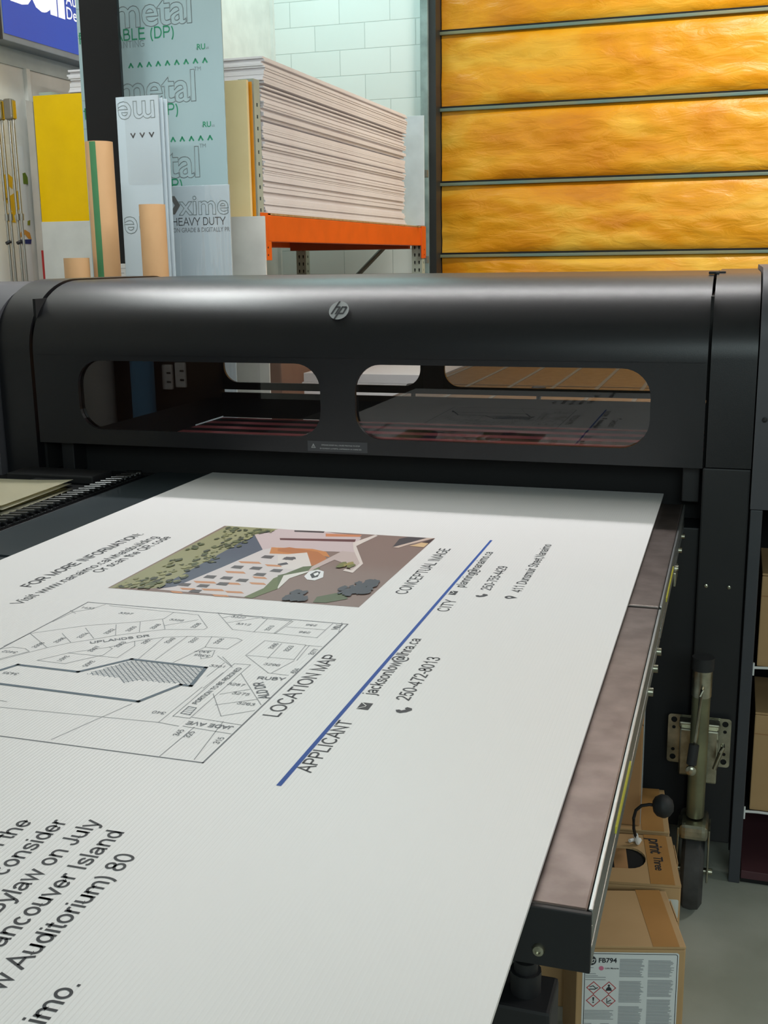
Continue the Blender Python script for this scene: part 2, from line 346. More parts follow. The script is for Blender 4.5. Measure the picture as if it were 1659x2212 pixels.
# overhead door: quilted foil sections between steel stiles
door = empty('door_1', (0, 0, 0)); tag(door, kind='structure')
def foil_mat():
    m = bpy.data.materials.new('amber_insulation_foil'); m.use_nodes = True; N = m.node_tree; P = N.nodes['Principled BSDF']
    tc = N.nodes.new('ShaderNodeTexCoord'); mp = N.nodes.new('ShaderNodeMapping'); mp.inputs['Scale'].default_value = (1, 1, 2.6)
    N.links.new(tc.outputs['Object'], mp.inputs[0])
    n1 = N.nodes.new('ShaderNodeTexNoise'); n1.inputs['Scale'].default_value = 1.25; n1.inputs['Detail'].default_value = 5; n1.inputs['Distortion'].default_value = .6
    N.links.new(mp.outputs[0], n1.inputs['Vector'])
    cr = N.nodes.new('ShaderNodeValToRGB'); e = cr.color_ramp.elements
    e[0].position = .34; e[0].color = (*lin((216, 136, 10)), 1); e[1].position = .72; e[1].color = (*lin((246, 196, 70)), 1)
    q = e.new(.5); q.color = (*lin((232, 158, 22)), 1)
    N.links.new(n1.outputs[0], cr.inputs[0]); N.links.new(cr.outputs[0], P.inputs['Base Color'])
    mp2 = N.nodes.new('ShaderNodeMapping'); mp2.inputs['Scale'].default_value = (1, 1, 3.2); N.links.new(tc.outputs['Object'], mp2.inputs[0])
    n2 = N.nodes.new('ShaderNodeTexNoise'); n2.inputs['Scale'].default_value = 5; n2.inputs['Detail'].default_value = 7; n2.inputs['Roughness'].default_value = .55; n2.inputs['Distortion'].default_value = 1.0
    N.links.new(mp2.outputs[0], n2.inputs['Vector'])
    bp = N.nodes.new('ShaderNodeBump'); bp.inputs['Strength'].default_value = .3; bp.inputs['Distance'].default_value = .03
    N.links.new(n2.outputs[0], bp.inputs['Height']); N.links.new(bp.outputs[0], P.inputs['Normal'])
    P.inputs['Roughness'].default_value = .34; P.inputs['Specular IOR Level'].default_value = .5
    return m
FOIL = foil_mat()
SEAM = mat('blue_grey_door_steel', (96, 124, 118), .45, rgb2=(128, 128, 96), scale=2.2)
from mathutils import noise as NZ
zs = [0.0] + [.0+1.56-.52*2 + .52*i for i in range(0, 8)]
zs = [.02, .52, 1.04, 1.56, 2.075, 2.597, 3.118, 3.64, 4.16]
for k in range(8):
    z0, z1 = zs[k]+.012, zs[k+1]-.022
    b = bmesh.new(); nx, nz = 150, 20; V = []
    for j in range(nz+1):
        row = []
        for i in range(nx+1):
            x = -2.15+4.6*i/nx; z = z0+(z1-z0)*j/nz
            t = j/nz; bulge = .035*(1-(2*t-1)**6)*min(1, 8*(i/nx))
            p = Vector((x*1.3, k*3.1, z*6))
            bulge += .018*NZ.noise(p)*min(1, 6*t, 6*(1-t)) + .010*NZ.noise(Vector((x*7, k, z*16)))*min(1, 6*t, 6*(1-t))
            row.append(b.verts.new((x, 8.32-bulge, z)))
        V.append(row)
    for j in range(nz):
        for i in range(nx): b.faces.new((V[j][i], V[j][i+1], V[j+1][i+1], V[j+1][i])).smooth = True
    MB().add(b).build('foil_quilt', FOIL, door)
    MB().box((-2.16, 8.285, z1-.001), (2.45, 8.33, z1+.021), .004).build('seam_rail', SEAM, door)
    MB().box((-2.16, 8.30, z1+.021), (2.45, 8.335, z1+.035)).build('seam_gap', DARK, door)
MB().box((-2.2, 8.34, 0), (2.6, 8.40, 4.2)).build('door_skin', DARK, door)
struct('trim_2', MB().box((-2.205, 8.17, 0), (-2.155, 8.34, 4.2)), mat('dark_track', (44, 46, 46), .5))
struct('trim_3', MB().box((-2.262, 8.14, 0), (-2.207, 8.2, 4.2), .004), mat('galvanised_jamb', (150, 168, 166), .45, rgb2=(120, 136, 134)))
# ---------------------------------------------------------------- flatbed printer
prn = empty('flatbed_printer', (-.9, 3.2, 0))
tag(prn, 'large black flatbed printer with long curved hood and two rounded windows', 'printer')
def P_(mb, name, m, parent=prn, **k):
    o = mb.build(name, m, parent, **k)
    if parent is prn: o.matrix_parent_inverse = prn.matrix_basis.inverted() if False else Matrix.Translation((.9, -3.2, 0))
    return o
def arc(cy, cz, a, b, t0, t1, n=14): return [(cy+a*math.cos(t0+(t1-t0)*i/n), cz+b*math.sin(t0+(t1-t0)*i/n)) for i in range(n+1)]
def shell(y0, y1, zb, zt, a, bb, g=0):
    """hood outline from front foot up over the top to the rear foot"""
    return [(y0-g, zb)] + arc(y0+a, zt-bb, a+g, bb+g, PI, PI/2) + arc(y1-a, zt-bb, a+g, bb+g, PI/2, 0) + [(y1+g, zb)]
Y0, Y1, ZT = 2.66, 3.86, 1.486
out = shell(Y0, Y1, 1.29, ZT, .25, .19); inn = shell(Y0+.012, Y1-.012, 1.29, ZT-.012, .238, .178)
P_(MB().prism(out+inn[::-1], -1.853, -.062), 'hood', BLACK)
wins = (rrect(-1.718, 1.087, -1.010, 1.276, .068), rrect(-.916, 1.087, -.186, 1.276, .068))
vis = P_(MB().mesh(holes([rect(-1.853, 1.046, -.062, 1.292)]+list(wins), .012), MXZ(Y0+.006)), 'front_visor', BLACK)
P_(MB().box((-1.853, Y0+.004, 1.046), (-.062, Y0+.05, 1.056), .002), 'visor_lip', BLACK, vis)
def glass(name, tint):
    m = bpy.data.materials.new(name); m.use_nodes = True; N = m.node_tree; N.nodes.clear()
    o = N.nodes.new('ShaderNodeOutputMaterial'); mx = N.nodes.new('ShaderNodeMixShader'); t = N.nodes.new('ShaderNodeBsdfTransparent'); g = N.nodes.new('ShaderNodeBsdfGlossy')
    f = N.nodes.new('ShaderNodeFresnel'); f.inputs[0].default_value = 1.9; g.inputs['Roughness'].default_value = 0.01
    t.inputs[0].default_value = (*tint, 1)
    N.links.new(f.outputs[0], mx.inputs[0]); N.links.new(t.outputs[0], mx.inputs[1]); N.links.new(g.outputs[0], mx.inputs[2]); N.links.new(mx.outputs[0], o.inputs[0])
    return m
PANE = glass('clear_window_plastic', (.82, .82, .82)); PANE2 = glass('clear_rear_plastic', (.86, .86, .85))
for x0, x1 in ((-1.74, -.985), (-.94, -.165)):
    P_(MB().poly([(x0, Y0+.0135, 1.07), (x1, Y0+.0135, 1.07), (x1, Y0+.0135, 1.289), (x0, Y0+.0135, 1.289)]), 'window_pane', PANE)
rwin = (rrect(-1.848, 1.087, -1.076, 1.276, .06), rrect(-.988, 1.087, -.14, 1.276, .06))
P_(MB().mesh(holes([rect(-1.853, 1.060, -.062, 1.292)]+list(rwin), .012), MXZ(Y1-.006)), 'rear_visor', BLACK)
for w in rwin:
    xs = [p[0] for p in w]
    P_(MB().poly([(max(xs)+.01, Y1-.013, 1.08), (min(xs)-.004, Y1-.013, 1.08), (min(xs)-.004, Y1-.013, 1.28), (max(xs)+.01, Y1-.013, 1.28)]), 'rear_window_pane', PANE2)
P_(MB().box((-1.85, Y1-.03, .957), (-.065, Y1-.014, 1.050)), 'rear_gasket', DARK)
P_(MB().box((-1.853, 2.775, .90), (-.0625, 2.785, 1.058)), 'gap_shade_panel', DARK)  # black sheet added to make the gap under the visor dark
P_(MB().box((-1.853, Y0+.05, 1.05), (-.062, 2.785, 1.058)), 'shade_panel_holder', DARK)
belt_fill = bpy.data.lights.new('belt_fill_light', 'AREA'); belt_fill.shape = 'RECTANGLE'; belt_fill.size = 1.5; belt_fill.size_y = .02; belt_fill.energy = 1.2; belt_fill.color = (1, .6, .6)
lo = bpy.data.objects.new('belt_fill_light', belt_fill); COL.objects.link(lo); lo.location = (-.95, 3.45, 1.45)  # made-up lamp inside the hood, added to brighten the belt stripes
# end modules, one at each end of the hood
modp = shell(Y0-.004, 3.62, .90, ZT+.004, .25, .19)
modp_r = shell(Y0-.004, Y1, 1.05, ZT+.004, .25, .19)
P_(MB().prism(modp, -1.964, -1.861), 'end_module', BLACK)
P_(MB().prism(modp_r, -.055, .046), 'end_module', BLACK)
P_(MB().prism(shell(Y0-.03, 3.62, .90, ZT-.01, .25, .19), -2.7, -1.967), 'end_cabinet', GREY)
P_(MB().prism(shell(Y0-.012, Y1, .957, ZT+.016, .20, .16), .049, .9), 'end_cabinet', GREY)
# hinge covers and seam strips
P_(MB().box((-1.861, Y0+.03, .96), (-1.853, Y1, 1.44)), 'seam_gasket', DARK)
P_(MB().box((-.062, Y0+.03, .96), (-.055, Y1, 1.44)), 'seam_gasket', DARK)
P_(MB().box((-.075, 2.88, ZT+.0005), (-.035, 2.90, ZT+.007), .002).box((-.058, 2.86, ZT+.0005), (-.05, 2.88, ZT+.005), .001), 'hinge_clip', BLACK2)
for x in (-1.82, -.108):
    P_(MB().box((x, 2.71, .954), (x+.04, 2.774, 1.05), .003), 'inner_post', BLACK2)
# lower body and front panel
P_(MB().box((-2.65, 2.60+.08, .12), (-.062, 3.8, .898), .004), 'lower_body', mat('black_front_panel', (24, 24, 27), .6))
P_(MB().box((-.061, 2.657, .10), (.046, 3.8, 1.048), .004), 'side_panel', mat('black_side_panel', (27, 27, 30), .55))
for x in (-.04, .012):
    P_(MB().lathe([(.0045, 0), (.0045, .003), (.002, .004)], 10, MXZ(2.656) @ Matrix.Translation((x, .764, 0))), 'panel_screw', CHROME)
# ink bay at the end: uprights, floor and back
P_(MB().box((.05, 2.65, 0.0), (.077, 2.69, .955), .002), 'bay_upright', POST)
P_(MB().box((.05, 3.3, 0.0), (.9, 3.33, .955)), 'bay_back', DARK)
P_(MB().box((.047, 2.70, .06), (.052, 3.3, .955)), 'bay_side', DARK)
P_(MB().box((.079, 2.655, .012), (.9, 3.3, .034), .002), 'bay_floor', mat('dull_plum_liner', (82, 48, 54), .6))
P_(MB().box((.079, 2.66, 0), (.9, 2.68, .011)), 'bay_plinth', DARK)
for z in (.553, .172):
    P_(MB().tube([(.077, 2.70, z), (.11, 2.70, z+.002), (.9, 2.70, z)], .0035, 8).box((.075, 2.693, z-.018), (.082, 2.70, z+.014), .001), 'shelf_wire', PAPERW)
    P_(MB().box((.08, 2.71, z-.004), (.9, 3.28, z), 0), 'bay_shelf', DARK)
P_(MB().lathe([(.006, 0), (.006, .003), (.002, .005)], 10, MXZ(2.647) @ Matrix.Translation((.069, 1.166, 0))), 'cabinet_screw', BLACK2)
# output bed of the printer, its rail and drive chain
def bed_top(x0, x1, y0, y1): return MB().box((x0, y0, .905), (x1, y1, .9535))
P_(bed_top(-1.545, -.159, 1.868, 2.77), 'output_bed', SLATE)
P_(MB().box((-2.2, 1.868, .90), (-1.55, 2.76, .952), .002), 'bed_side', BLACK2)
P_(MB().box((-2.2, 2.79, .90), (-.065, 3.84, .955)), 'print_bed', None) if False else None
def stripes():
    m = bpy.data.materials.new('ribbed_print_belt'); m.use_nodes = True; N = m.node_tree; P = N.nodes['Principled BSDF']
    tc = N.nodes.new('ShaderNodeTexCoord'); sp = N.nodes.new('ShaderNodeSeparateXYZ'); N.links.new(tc.outputs['Object'], sp.inputs[0])
    ms = N.nodes.new('ShaderNodeMath'); ms.operation = 'MULTIPLY'; ms.inputs[1].default_value = 2*PI/.115; N.links.new(sp.outputs[1], ms.inputs[0])
    sn = N.nodes.new('ShaderNodeMath'); sn.operation = 'SINE'; N.links.new(ms.outputs[0], sn.inputs[0])
    cr = N.nodes.new('ShaderNodeValToRGB'); cr.color_ramp.elements[0].position = .48; cr.color_ramp.elements[1].position = .56
    ad = N.nodes.new('ShaderNodeMath'); ad.operation = 'MULTIPLY_ADD'; ad.inputs[1].default_value = .5; ad.inputs[2].default_value = .5; N.links.new(sn.outputs[0], ad.inputs[0])
    cr.color_ramp.elements[0].color = (*lin((30, 28, 34)), 1); cr.color_ramp.elements[1].color = (*lin((232, 150, 156)), 1)
    N.links.new(ad.outputs[0], cr.inputs[0]); N.links.new(cr.outputs[0], P.inputs['Base Color']); P.inputs['Roughness'].default_value = .45
    return m
P_(MB().box((-1.853, 2.79, .90), (-.065, 3.83, .955)), 'print_belt', stripes())
P_(MB().box((-.158, 1.866, .892), (-.103, 2.70, .95), .0025), 'side_rail', STEEL)
def profile(y0, y1):
    mb = MB()
    for z0, z1, x1 in ((.934, .9495, -.0982), (.914, .931, -.0988), (.892, .911, -.0982)):
        mb.box((-.1025, y0, z0), (x1, y1, z1), .0012)
    return mb.box((-.1025, y0, .892), (-.0998, y1, .947))
pf = P_(profile(1.868, 2.70), 'rail_profile', ALU)
P_(MB().box((-.0990, 2.0, .918), (-.0972, 2.22, .926)), 'measure_tape', mat('yellow_tape', (206, 198, 60), .5), pf)
for y in (2.30, 2.45, 2.58):
    P_(MB().tube([(-.0985, y, .90), (-.0915, y, .90)], .006, 10), 'rail_bolt', CHROME)
P_(MB().box((-.0985, 2.26, .872), (-.094, 2.34, .90), .001), 'rail_bracket', CHROME)
def links():
    mb = MB(); y = 1.89
    while y < 2.70:
        mb.tube([(-1.60, y, .962), (-1.560, y+.012, .962)], .0085, 10)
        mb.box((-1.604, y-.004, .953), (-1.556, y+.022, .957), .001)
        y += .0265
    return mb.box((-1.612, 1.87, .9525), (-1.552, 2.72, .9535))
P_(links(), 'roller_chain', mat('glossy_black_chain', (20, 20, 22), .18, coat=.6))
P_(MB().box((-1.90, 2.56, .953), (-1.63, 2.66, .975), .004).box((-1.80, 2.5, .953), (-1.70, 2.55, .968), .004), 'bed_clamp', BLACK2)
# maker's badge on the hood
def badge(mb_disc, mb_ink, cx, cz, rx, rz, Mx):
    mb_disc.mesh(holes([[(cx+rx*math.cos(2*PI*i/40), cz+rz*math.sin(2*PI*i/40)) for i in range(40)]], .0015), Mx)
    def st(*pts): mb_ink.mesh(holes([[(cx+rx*x, cz+rz*y) for x, y in pts]], .0012), Mx @ Matrix.Translation((0, 0, .0012)))
    st((-.16, .985), (.0, 1.0), (-.60, -.42), (-.76, -.42)); st((-.36, .42), (-.06, .42), (-.1, .28), (-.40, .28)); st((-.12, .42), (.10, .42), (.12, .28), (-.18, -.42), (-.34, -.42), (-.05, .28))
    st((.26, .42), (.42, .42), (-.20, -.99), (-.36, -.96)); st((.30, .42), (.74, .42), (.72, .28), (.30, .28)); st((.58, .42), (.74, .42), (.82, .30), (.55, -.38), (.42, -.42), (.62, .25)); st((.06, -.28), (.46, -.28), (.44, -.42), (0, -.42))
d1, d2 = MB(), MB()
th = .0
badge(d1, d2, 0, 0, .0262, .0268, Matrix.Identity(4))
yb, zb_ = 2.706, 1.398
Mb = Matrix.Translation((-.968, 2.6995, 1.408)) @ Matrix.Rotation(-math.radians(36), 4, 'X') @ MXZ(0)
for o in (d1, d2): bmesh.ops.transform(o.bm, matrix=Mb, verts=o.bm.verts[:])
bd = P_(d1, 'badge', plain((176, 178, 180), .4, .3)); P_(d2, 'badge_letters', plain((44, 44, 48), .5), bd)
# warning label under the windows
lbl = P_(MB().mesh(holes([rect(-1.048, 1.051, -.885, 1.078)], .0006), MXZ(Y0-.0004)), 'warning_label', plain((62, 62, 66), .5))
t = MB()
letters(t, 'OPENING DOOR WILL CAUSE PRINTING TO STOP', (-1.010, Y0-.001, 1.0665), (1, 0, 0), (0, 0, 1), length=.105, w=.14)
letters(t, "EN OUVRANT LA PORTE, L'IMPRESSION VA S'ARRETER", (-1.014, Y0-.001, 1.0575), (1, 0, 0), (0, 0, 1), length=.113, w=.14)
t.line([(-1.037, Y0-.001, 1.0605), (-1.027, Y0-.001, 1.0605), (-1.032, Y0-.001, 1.070)], .0012, (0, -1, 0), True)
t.line([(-1.032, Y0-.001, 1.0625), (-1.032, Y0-.001, 1.0665)], .001, (0, -1, 0))
P_(t, 'warning_text', plain((186, 186, 186), .6), lbl)
# jack wheel that steadies the printer
jack = P_(MB().mesh(holes([rrect(-.112, .312, .036, .438, .008)]+[circ(x, z, r, 10) for x in (-.098, .022) for z, r in ((.424, .0075), (.404, .0045), (.346, .0045), (.326, .0075))], .003), MXZ(2.640)), 'jack_stand', CHROME)
J = lambda mb, n, m, **k: mb.build(n, m, jack, **k)
J(MB().box((-.110, 2.643, .318), (.034, 2.655, .432), .002), 'mount_spacer', DARK)
J(MB().box((-.082, 2.585, .305), (-.052, 2.638, .425), .004).box((-.022, 2.585, .29), (.008, 2.638, .425), .004).box((-.085, 2.60, .42), (.01, 2.638, .436), .004), 'mount_bracket', CHROME)
tp, bt = Vector((-.035, 2.50, .615)), Vector((-.036, 2.525, .235))
J(MB().tube([tp, tp+(bt-tp)*.18], .0225, 20), 'upper_tube', CHROME)
J(MB().tube([tp+(bt-tp)*.17, bt], .0205, 20), 'lower_tube', mat('olive_zinc_tube', (150, 150, 118), .4, .7, rgb2=(110, 110, 90)))
J(MB().tube([tp+Vector((0, 0, -.004)), tp+Vector((0, 0, .008)), tp+Vector((0, 0, .022)), tp+Vector((0, 0, .026))], .025, 20), 'tube_cap', RUBBER)
J(MB().tube([(-.032, 2.482, .575), (-.034, 2.468, .572), (-.036, 2.462, .56), (-.040, 2.468, .47), (-.044, 2.476, .43)], .004, 8), 'crank_rod', CHROME)
J(MB().tube([(-.045, 2.474, .436), (-.049, 2.466, .39)], .0115, 14), 'crank_grip', RUBBER)
J(MB().lathe([(.012, 0), (.012, .006), (.009, .009), (.004, .010)], 16, MXZ(2.462) @ Matrix.Translation((-.049, .378, 0))), 'crank_nut', CHROME)
J(MB().tube([(.018, 2.58, .395), (.018, 2.56, .395), (.014, 2.552, .388), (.002, 2.552, .345)], .0055, 10), 'lock_lever', CHROME)
fk = MB()
fk.box((-.070, 2.475, .190), (-.004, 2.575, .230), .014, 3)
for x in (-.074, -.004): fk.box((x, 2.49, .08), (x+.005, 2.555, .215), .002)
J(fk, 'wheel_fork', CHROME)
J(MB().lathe([(.02, -.026), (.075, -.026), (.09, -.017), (.093, 0), (.09, .017), (.075, .026), (.02, .026)], 36, Matrix.Translation((-.036, 2.523, .093)) @ Matrix.Rotation(PI/2, 4, 'Y')), 'wheel', TYRE)
J(MB().tube([(-.08, 2.523, .093), (.01, 2.523, .093)], .008, 10), 'axle', CHROME)
# rear table seen through the windows
rt = empty('rear_table', (-.6, 5, 0)); tag(rt, 'low grey steel feed table with narrow grooves seen through the rear printer windows', 'table')
rinv = Matrix.Translation((.6, -5, 0))
def R_(mb, n, m):
    o = mb.build(n, m, rt); o.matrix_parent_inverse = rinv; return o
R_(MB().box((-1.42, 3.98, .905), (.6, 6.3, .953), .003), 'tabletop', STEEL)
g = MB()
for i in range(11): g.box((-1.39+.198*i, 4.0, .953), (-1.372+.198*i, 6.28, .9545))
R_(g, 'groove_strips', plain((84, 86, 84), .5))
R_(MB().box((-1.40, 5.1, .9545), (.58, 5.112, .9552)), 'table_seam', plain((84, 80, 74), .5))
for x in (-1.38, .5):
    for y in (4.1, 6.2): R_(MB().box((x, y, 0), (x+.05, y+.05, .905), .003), 'leg', POST)
for x, y in ((-1.155, 4.0), (-.68, 4.0)):
    k = MB().lathe([(.0085, 0), (.0085, .1), (.026, .101), (.026, .118), (.022, .121)], 18).build('clamp_knob', BLACK2, rt)
    k.location = (x+.6, y-5+.03, .953)
for i in range(6):
    o = MB().box((-2.05+.01*(i % 2), 5.15, .72+.045*i), (-1.46+.006*(i % 3), 6.9, .7645+.045*i), .002).build('packed_board', WHITE)
    tag(o, 'topmost white packed board of the pile seen through the left printer window' if i == 5 else 'white packed board in the pile seen through the left printer window', 'board', 'packed boards beside the rear table')
pal = empty('trestle', (-1.755, 6.02, 0)); tag(pal, 'plain wooden trestle under the white packed boards behind the printer', 'trestle')
MB().box((-.29, -.85, .66), (.29, .85, .7195), .004).build('trestle_top', CARDD, pal)
for x in (-.27, .21):
    for y in (-.82, .76): MB().box((x, y, 0), (x+.06, y+.06, .66), .003).build('leg', CARDD, pal)

# ---------------------------------------------------------------- extension table in front
ext = empty('extension_table', (-.9, 1.4, 0)); tag(ext, 'dark output table with brown steel edge and bolted end plate under the printed sign', 'table')
einv = Matrix.Translation((.9, -1.4, 0))
def E_(mb, n, m, par=None):
    o = mb.build(n, m, par or ext)
    if not par: o.matrix_parent_inverse = einv
    return o
E_(bed_top(-1.545, -.159, .926, 1.852), 'tabletop', SLATE)
E_(MB().box((-2.2, .926, .90), (-1.55, 1.852, .952), .002), 'table_side', BLACK2)
E_(MB().box((-.158, .924, .892), (-.103, 1.853, .95), .0025), 'side_rail', STEEL)
pf = E_(profile(.926, 1.853), 'rail_profile', ALU)
E_(MB().box((-.0990, 1.13, .918), (-.0972, 1.30, .926)), 'measure_tape', mat('yellow_tape', (206, 198, 60), .5), pf)
for y in (1.60, 1.70, 1.78):
    E_(MB().tube([(-.0985, y, .90), (-.0915, y, .90)], .0065, 10), 'rail_bolt', CHROME)
ep = E_(MB().box((-2.2, .917, .889), (-.0985, .923, .9495), .0012), 'end_plate', BLACK2)
E_(MB().lathe([(.0062, 0), (.0062, .002), (.005, .004), (.0025, .0045), (.0024, .003)], 16, MXZ(.917) @ Matrix.Translation((-.146, .906, 0))), 'end_bolt', CHROME, ep)
for x in (-.172, -1.7):
    lg = E_(MB().tube([(x, 1.0, .89), (x, 1.0, .868)], .014, 12).tube([(x, 1.0, .868), (x, 1.0, .836)], .0062, 10).tube([(x, 1.0, .836), (x, 1.0, .824)], .0125, 14).tube([(x, 1.0, .824), (x, 1.0, .80)], .016, 14).box((x-.03, .97, 0), (x+.03, 1.03, .80), .004), 'leg', BLACK2)
    E_(MB().tube([(x, 1.0, .868), (x, 1.0, .845)], .0072, 12), 'levelling_screw', CHROME, lg)
for x in (-1.7,): E_(MB().box((x-.03, 1.75, 0), (x+.03, 1.81, .89), .004), 'leg', BLACK2)
E_(MB().box((-.45, 1.76, 0), (-.39, 1.82, .89), .004), 'leg', BLACK2)

# ---------------------------------------------------------------- printed sign board
T=[('LOCATION MAP',-.536,1.235,-.5405,1.4701,0),('APPLICANT',-.4378,1.0963,-.4423,1.2489,0),('jacksonlow@lhra.ca',-.4395,1.3364,-.442,1.5741,0),('250-472-8013',-.3901,1.3319,-.392,1.501,0),('CONCEPTUAL IMAGE',-.5292,1.7939,-.5302,2.1175,0),('CITY',-.4323,1.7166,-.4378,1.7825,0),('planning@nanaimo.ca',-.4407,1.8601,-.4425,2.1115,0),('250-755-4429',-.394,1.8538,-.3914,2.0143,0),('411 Dunsmuir Street,Nanaimo',-.3419,1.8553,-.3355,2.1997,0),('FOR MORE INFORMATION:',-1.2123,1.661,-1.1988,2.075,1),('Visit www.nanaimo.ca/whatsbuilding',-1.1704,1.565,-1.152,2.0583,0),('Or scan the QR code',-1.1408,1.78,-1.1253,2.0651,0)]
M=[[(-1.0488,1.4984),(-1.0452,1.5531),(-1.0234,1.5756),(-1.0142,1.6041)],[(-1.0549,1.5593),(-1.0365,1.5466)],[(-1.0496,1.4374),(-.9844,1.495),(-.9094,1.5358),(-.8778,1.56),(-.8785,1.5953),(-.8323,1.5935),(-.788,1.5376),(-.7888,1.5274),(-.8512,1.5106),(-.882,1.4875),(-.911,1.465),(-.9355,1.4393),(-.962,1.4151),(-.9836,1.3872),(-1.0216,1.3212)],[(-1.0496,1.4374),(-.985,1.3868)],[(-1.0,1.4508),(-.963,1.4177)],[(-.9785,1.4844),(-.938,1.4433)],[(-.939,1.5123),(-.9129,1.4665)],[(-.9074,1.5342),(-.8838,1.4899)],[(-.8788,1.5565),(-.8506,1.5128)],[(-.8607,1.5282),(-.8205,1.57)],[(-1.0535,1.3747),(-1.0496,1.4374)],[(-1.0041,1.5999),(-.8785,1.5953)],[(-1.051,1.3616),(-1.0375,1.3744),(-1.0141,1.3735),(-1.0009,1.3644),(-1.0054,1.3561),(-1.0242,1.3247)],[(-.9661,1.3337),(-.939,1.3741),(-.8924,1.4137),(-.8843,1.4086),(-.8826,1.3806),(-.9185,1.3323),(-.9661,1.3337)],[(-.939,1.3741),(-.8559,1.3749),(-.8568,1.4279),(-.8682,1.448),(-.8328,1.4765),(-.7992,1.4904),(-.761,1.4987),(-.7192,1.5024),(-.708,1.496),(-.7128,1.4533),(-.7499,1.4523),(-.761,1.4987)],[(-.8227,1.3796),(-.8328,1.4765)],[(-.7966,1.3824),(-.7992,1.4904)],[(-.7654,1.3782),(-.7499,1.4523)],[(-.8924,1.4137),(-.8682,1.448)],[(-.8052,1.6115),(-.7447,1.5392),(-.7067,1.5376),(-.7119,1.6043),(-.8052,1.6115)],[(-.7859,1.5898),(-.7633,1.6173)],[(-.7672,1.5687),(-.7264,1.6057)],[(-.7119,1.6043),(-.6664,1.6029),(-.6707,1.5395)],[(-.7067,1.5376),(-.6707,1.5395)],[(-.7052,1.4202),(-.6768,1.3899)],[(-.6917,1.3984),(-.692,1.3415)],[(-.7507,1.4341),(-.7285,1.4419),(-.7207,1.416),(-.7325,1.4042),(-.7507,1.4341)],[(-.7254,1.611),(-.7192,1.6036),(-.6732,1.6069)],[(-.6705,1.6076),(-.6729,1.5397)],[(-.5997,1.6089),(-.5999,1.5371),(-.6729,1.5397)],[(-.6655,1.5739),(-.6004,1.576)],[(-.6746,1.4352),(-.673,1.5036),(-.6042,1.5016),(-.5978,1.4377),(-.6722,1.4358)],[(-.6746,1.4352),(-.6132,1.3771),(-.5817,1.3755)],[(-.6031,1.4988),(-.5982,1.5001),(-.5929,1.4354)],[(-.5982,1.5001),(-.578,1.5009)],[(-.6426,1.4975),(-.6374,1.4305)],[(-.6086,1.3783),(-.5959,1.4331)],[(-.5867,1.6168),(-.5765,1.5723)],[(-.6772,1.2993),(-.6762,1.3612)],[(-.7143,1.4221),(-.6734,1.3851)],[(-.676,1.3985),(-.6514,1.4005),(-.6472,1.2007),(-.6716,1.2013),(-.676,1.3985)],[(-.6548,1.2846),(-.6113,1.2181),(-.5768,1.2465)],[(-.6347,1.2499),(-.5894,1.2823)],[(-.6452,1.2856),(-.6129,1.3128)],[(-.6496,1.3639),(-.5759,1.2662)],[(-.9089,1.1661),(-.68,1.1783),(-.6495,1.1745)],[(-.783,1.0954),(-.7446,1.2234)],[(-.68,1.1783),(-.6805,1.3027)],[(-.6461,1.2047),(-.5743,1.1991)],[(-.644,1.176),(-.5749,1.1707)],[(-.6299,1.0891),(-.6287,1.1767)],[(-.5858,1.092),(-.5967,1.1715),(-.6008,1.2025)],[(-.9233,1.186),(-.9121,1.185)]]
HV=[(-1.0299,1.2022),(-.9828,1.31),(-.8802,1.3081),(-.8318,1.3753),(-.7092,1.3724),(-.6974,1.3023),(-.7129,1.3023),(-.7398,1.2327),(-1.0217,1.2394)]
HP=[(-.8653,1.3048),(-.8294,1.3711),(-.7098,1.3686),(-.6994,1.3061),(-.7797,1.3032),(-.7944,1.2886),(-.8078,1.3026)]
IC=[(-.6667,1.2355),(-.6546,1.2342),(-.6522,1.2105),(-.6662,1.2126)]
LB=[('3402',-1.0283,1.3543,'n'),('3398',-1.0045,1.3925,'y'),('3386',-.9851,1.4211,'y'),('3374',-.9622,1.4512,'y'),('3362',-.9316,1.4791,'y'),('3350',-.904,1.4994,'y'),('3348',-.8721,1.5201,'y'),('3356',-.854,1.559,'x'),('3236',-.8105,1.5417,'y'),('3363',-.8824,1.4283,'y'),('3351',-.8496,1.4512,'y'),('3349',-.8163,1.4648,'y'),('3337',-.7809,1.4763,'y'),('3308',-.7414,1.4823,'y'),('3397',-.911,1.3996,'y'),('3401',-.9327,1.3514,'s'),('3405',-.8835,1.3418,'s'),('3307',-.7438,1.4333,'n'),('3305',-.7375,1.4175,'n'),('3322',-.7615,1.5995,'x'),('3312',-.7382,1.5682,'x'),('3310',-.6899,1.5609,'y'),('286',-.63,1.5921,'n'),('286',-.6276,1.5559,'n'),('3266',-.6505,1.4838,'y'),('3223',-.6236,1.4793,'y'),('3277',-.582,1.4755,'y'),('3296',-.6211,1.4093,'x'),('3301',-.6958,1.3823,'x'),('3435',-.9713,1.2769,'n'),('3287',-.6385,1.3239,'x'),('1433',-1.0329,1.5786,'x'),('3397',-.9538,1.5687,'x'),('3275',-.618,1.2947,'x'),('3263',-.5967,1.2643,'x'),('340',-.6946,1.2062,'n'),('345',-.6398,1.156,'y'),('325',-.6244,1.1548,'y'),('315',-.5811,1.1485,'y'),('VILL',-.5874,1.5948,'Y'),('604',-.5794,1.3952,'y')]
LT=[('UPLANDS DR',-.9291,1.4194,-.8561,1.474),('RUBY',-.6192,1.3499,-.579,1.3556),('ALD DR',-.573,1.2908,-.606,1.343),('JADE AVE',-.5799,1.1925,-.6451,1.1917),('PORTION TO BE REZONED',-.6595,1.2454,-.657,1.3848)]
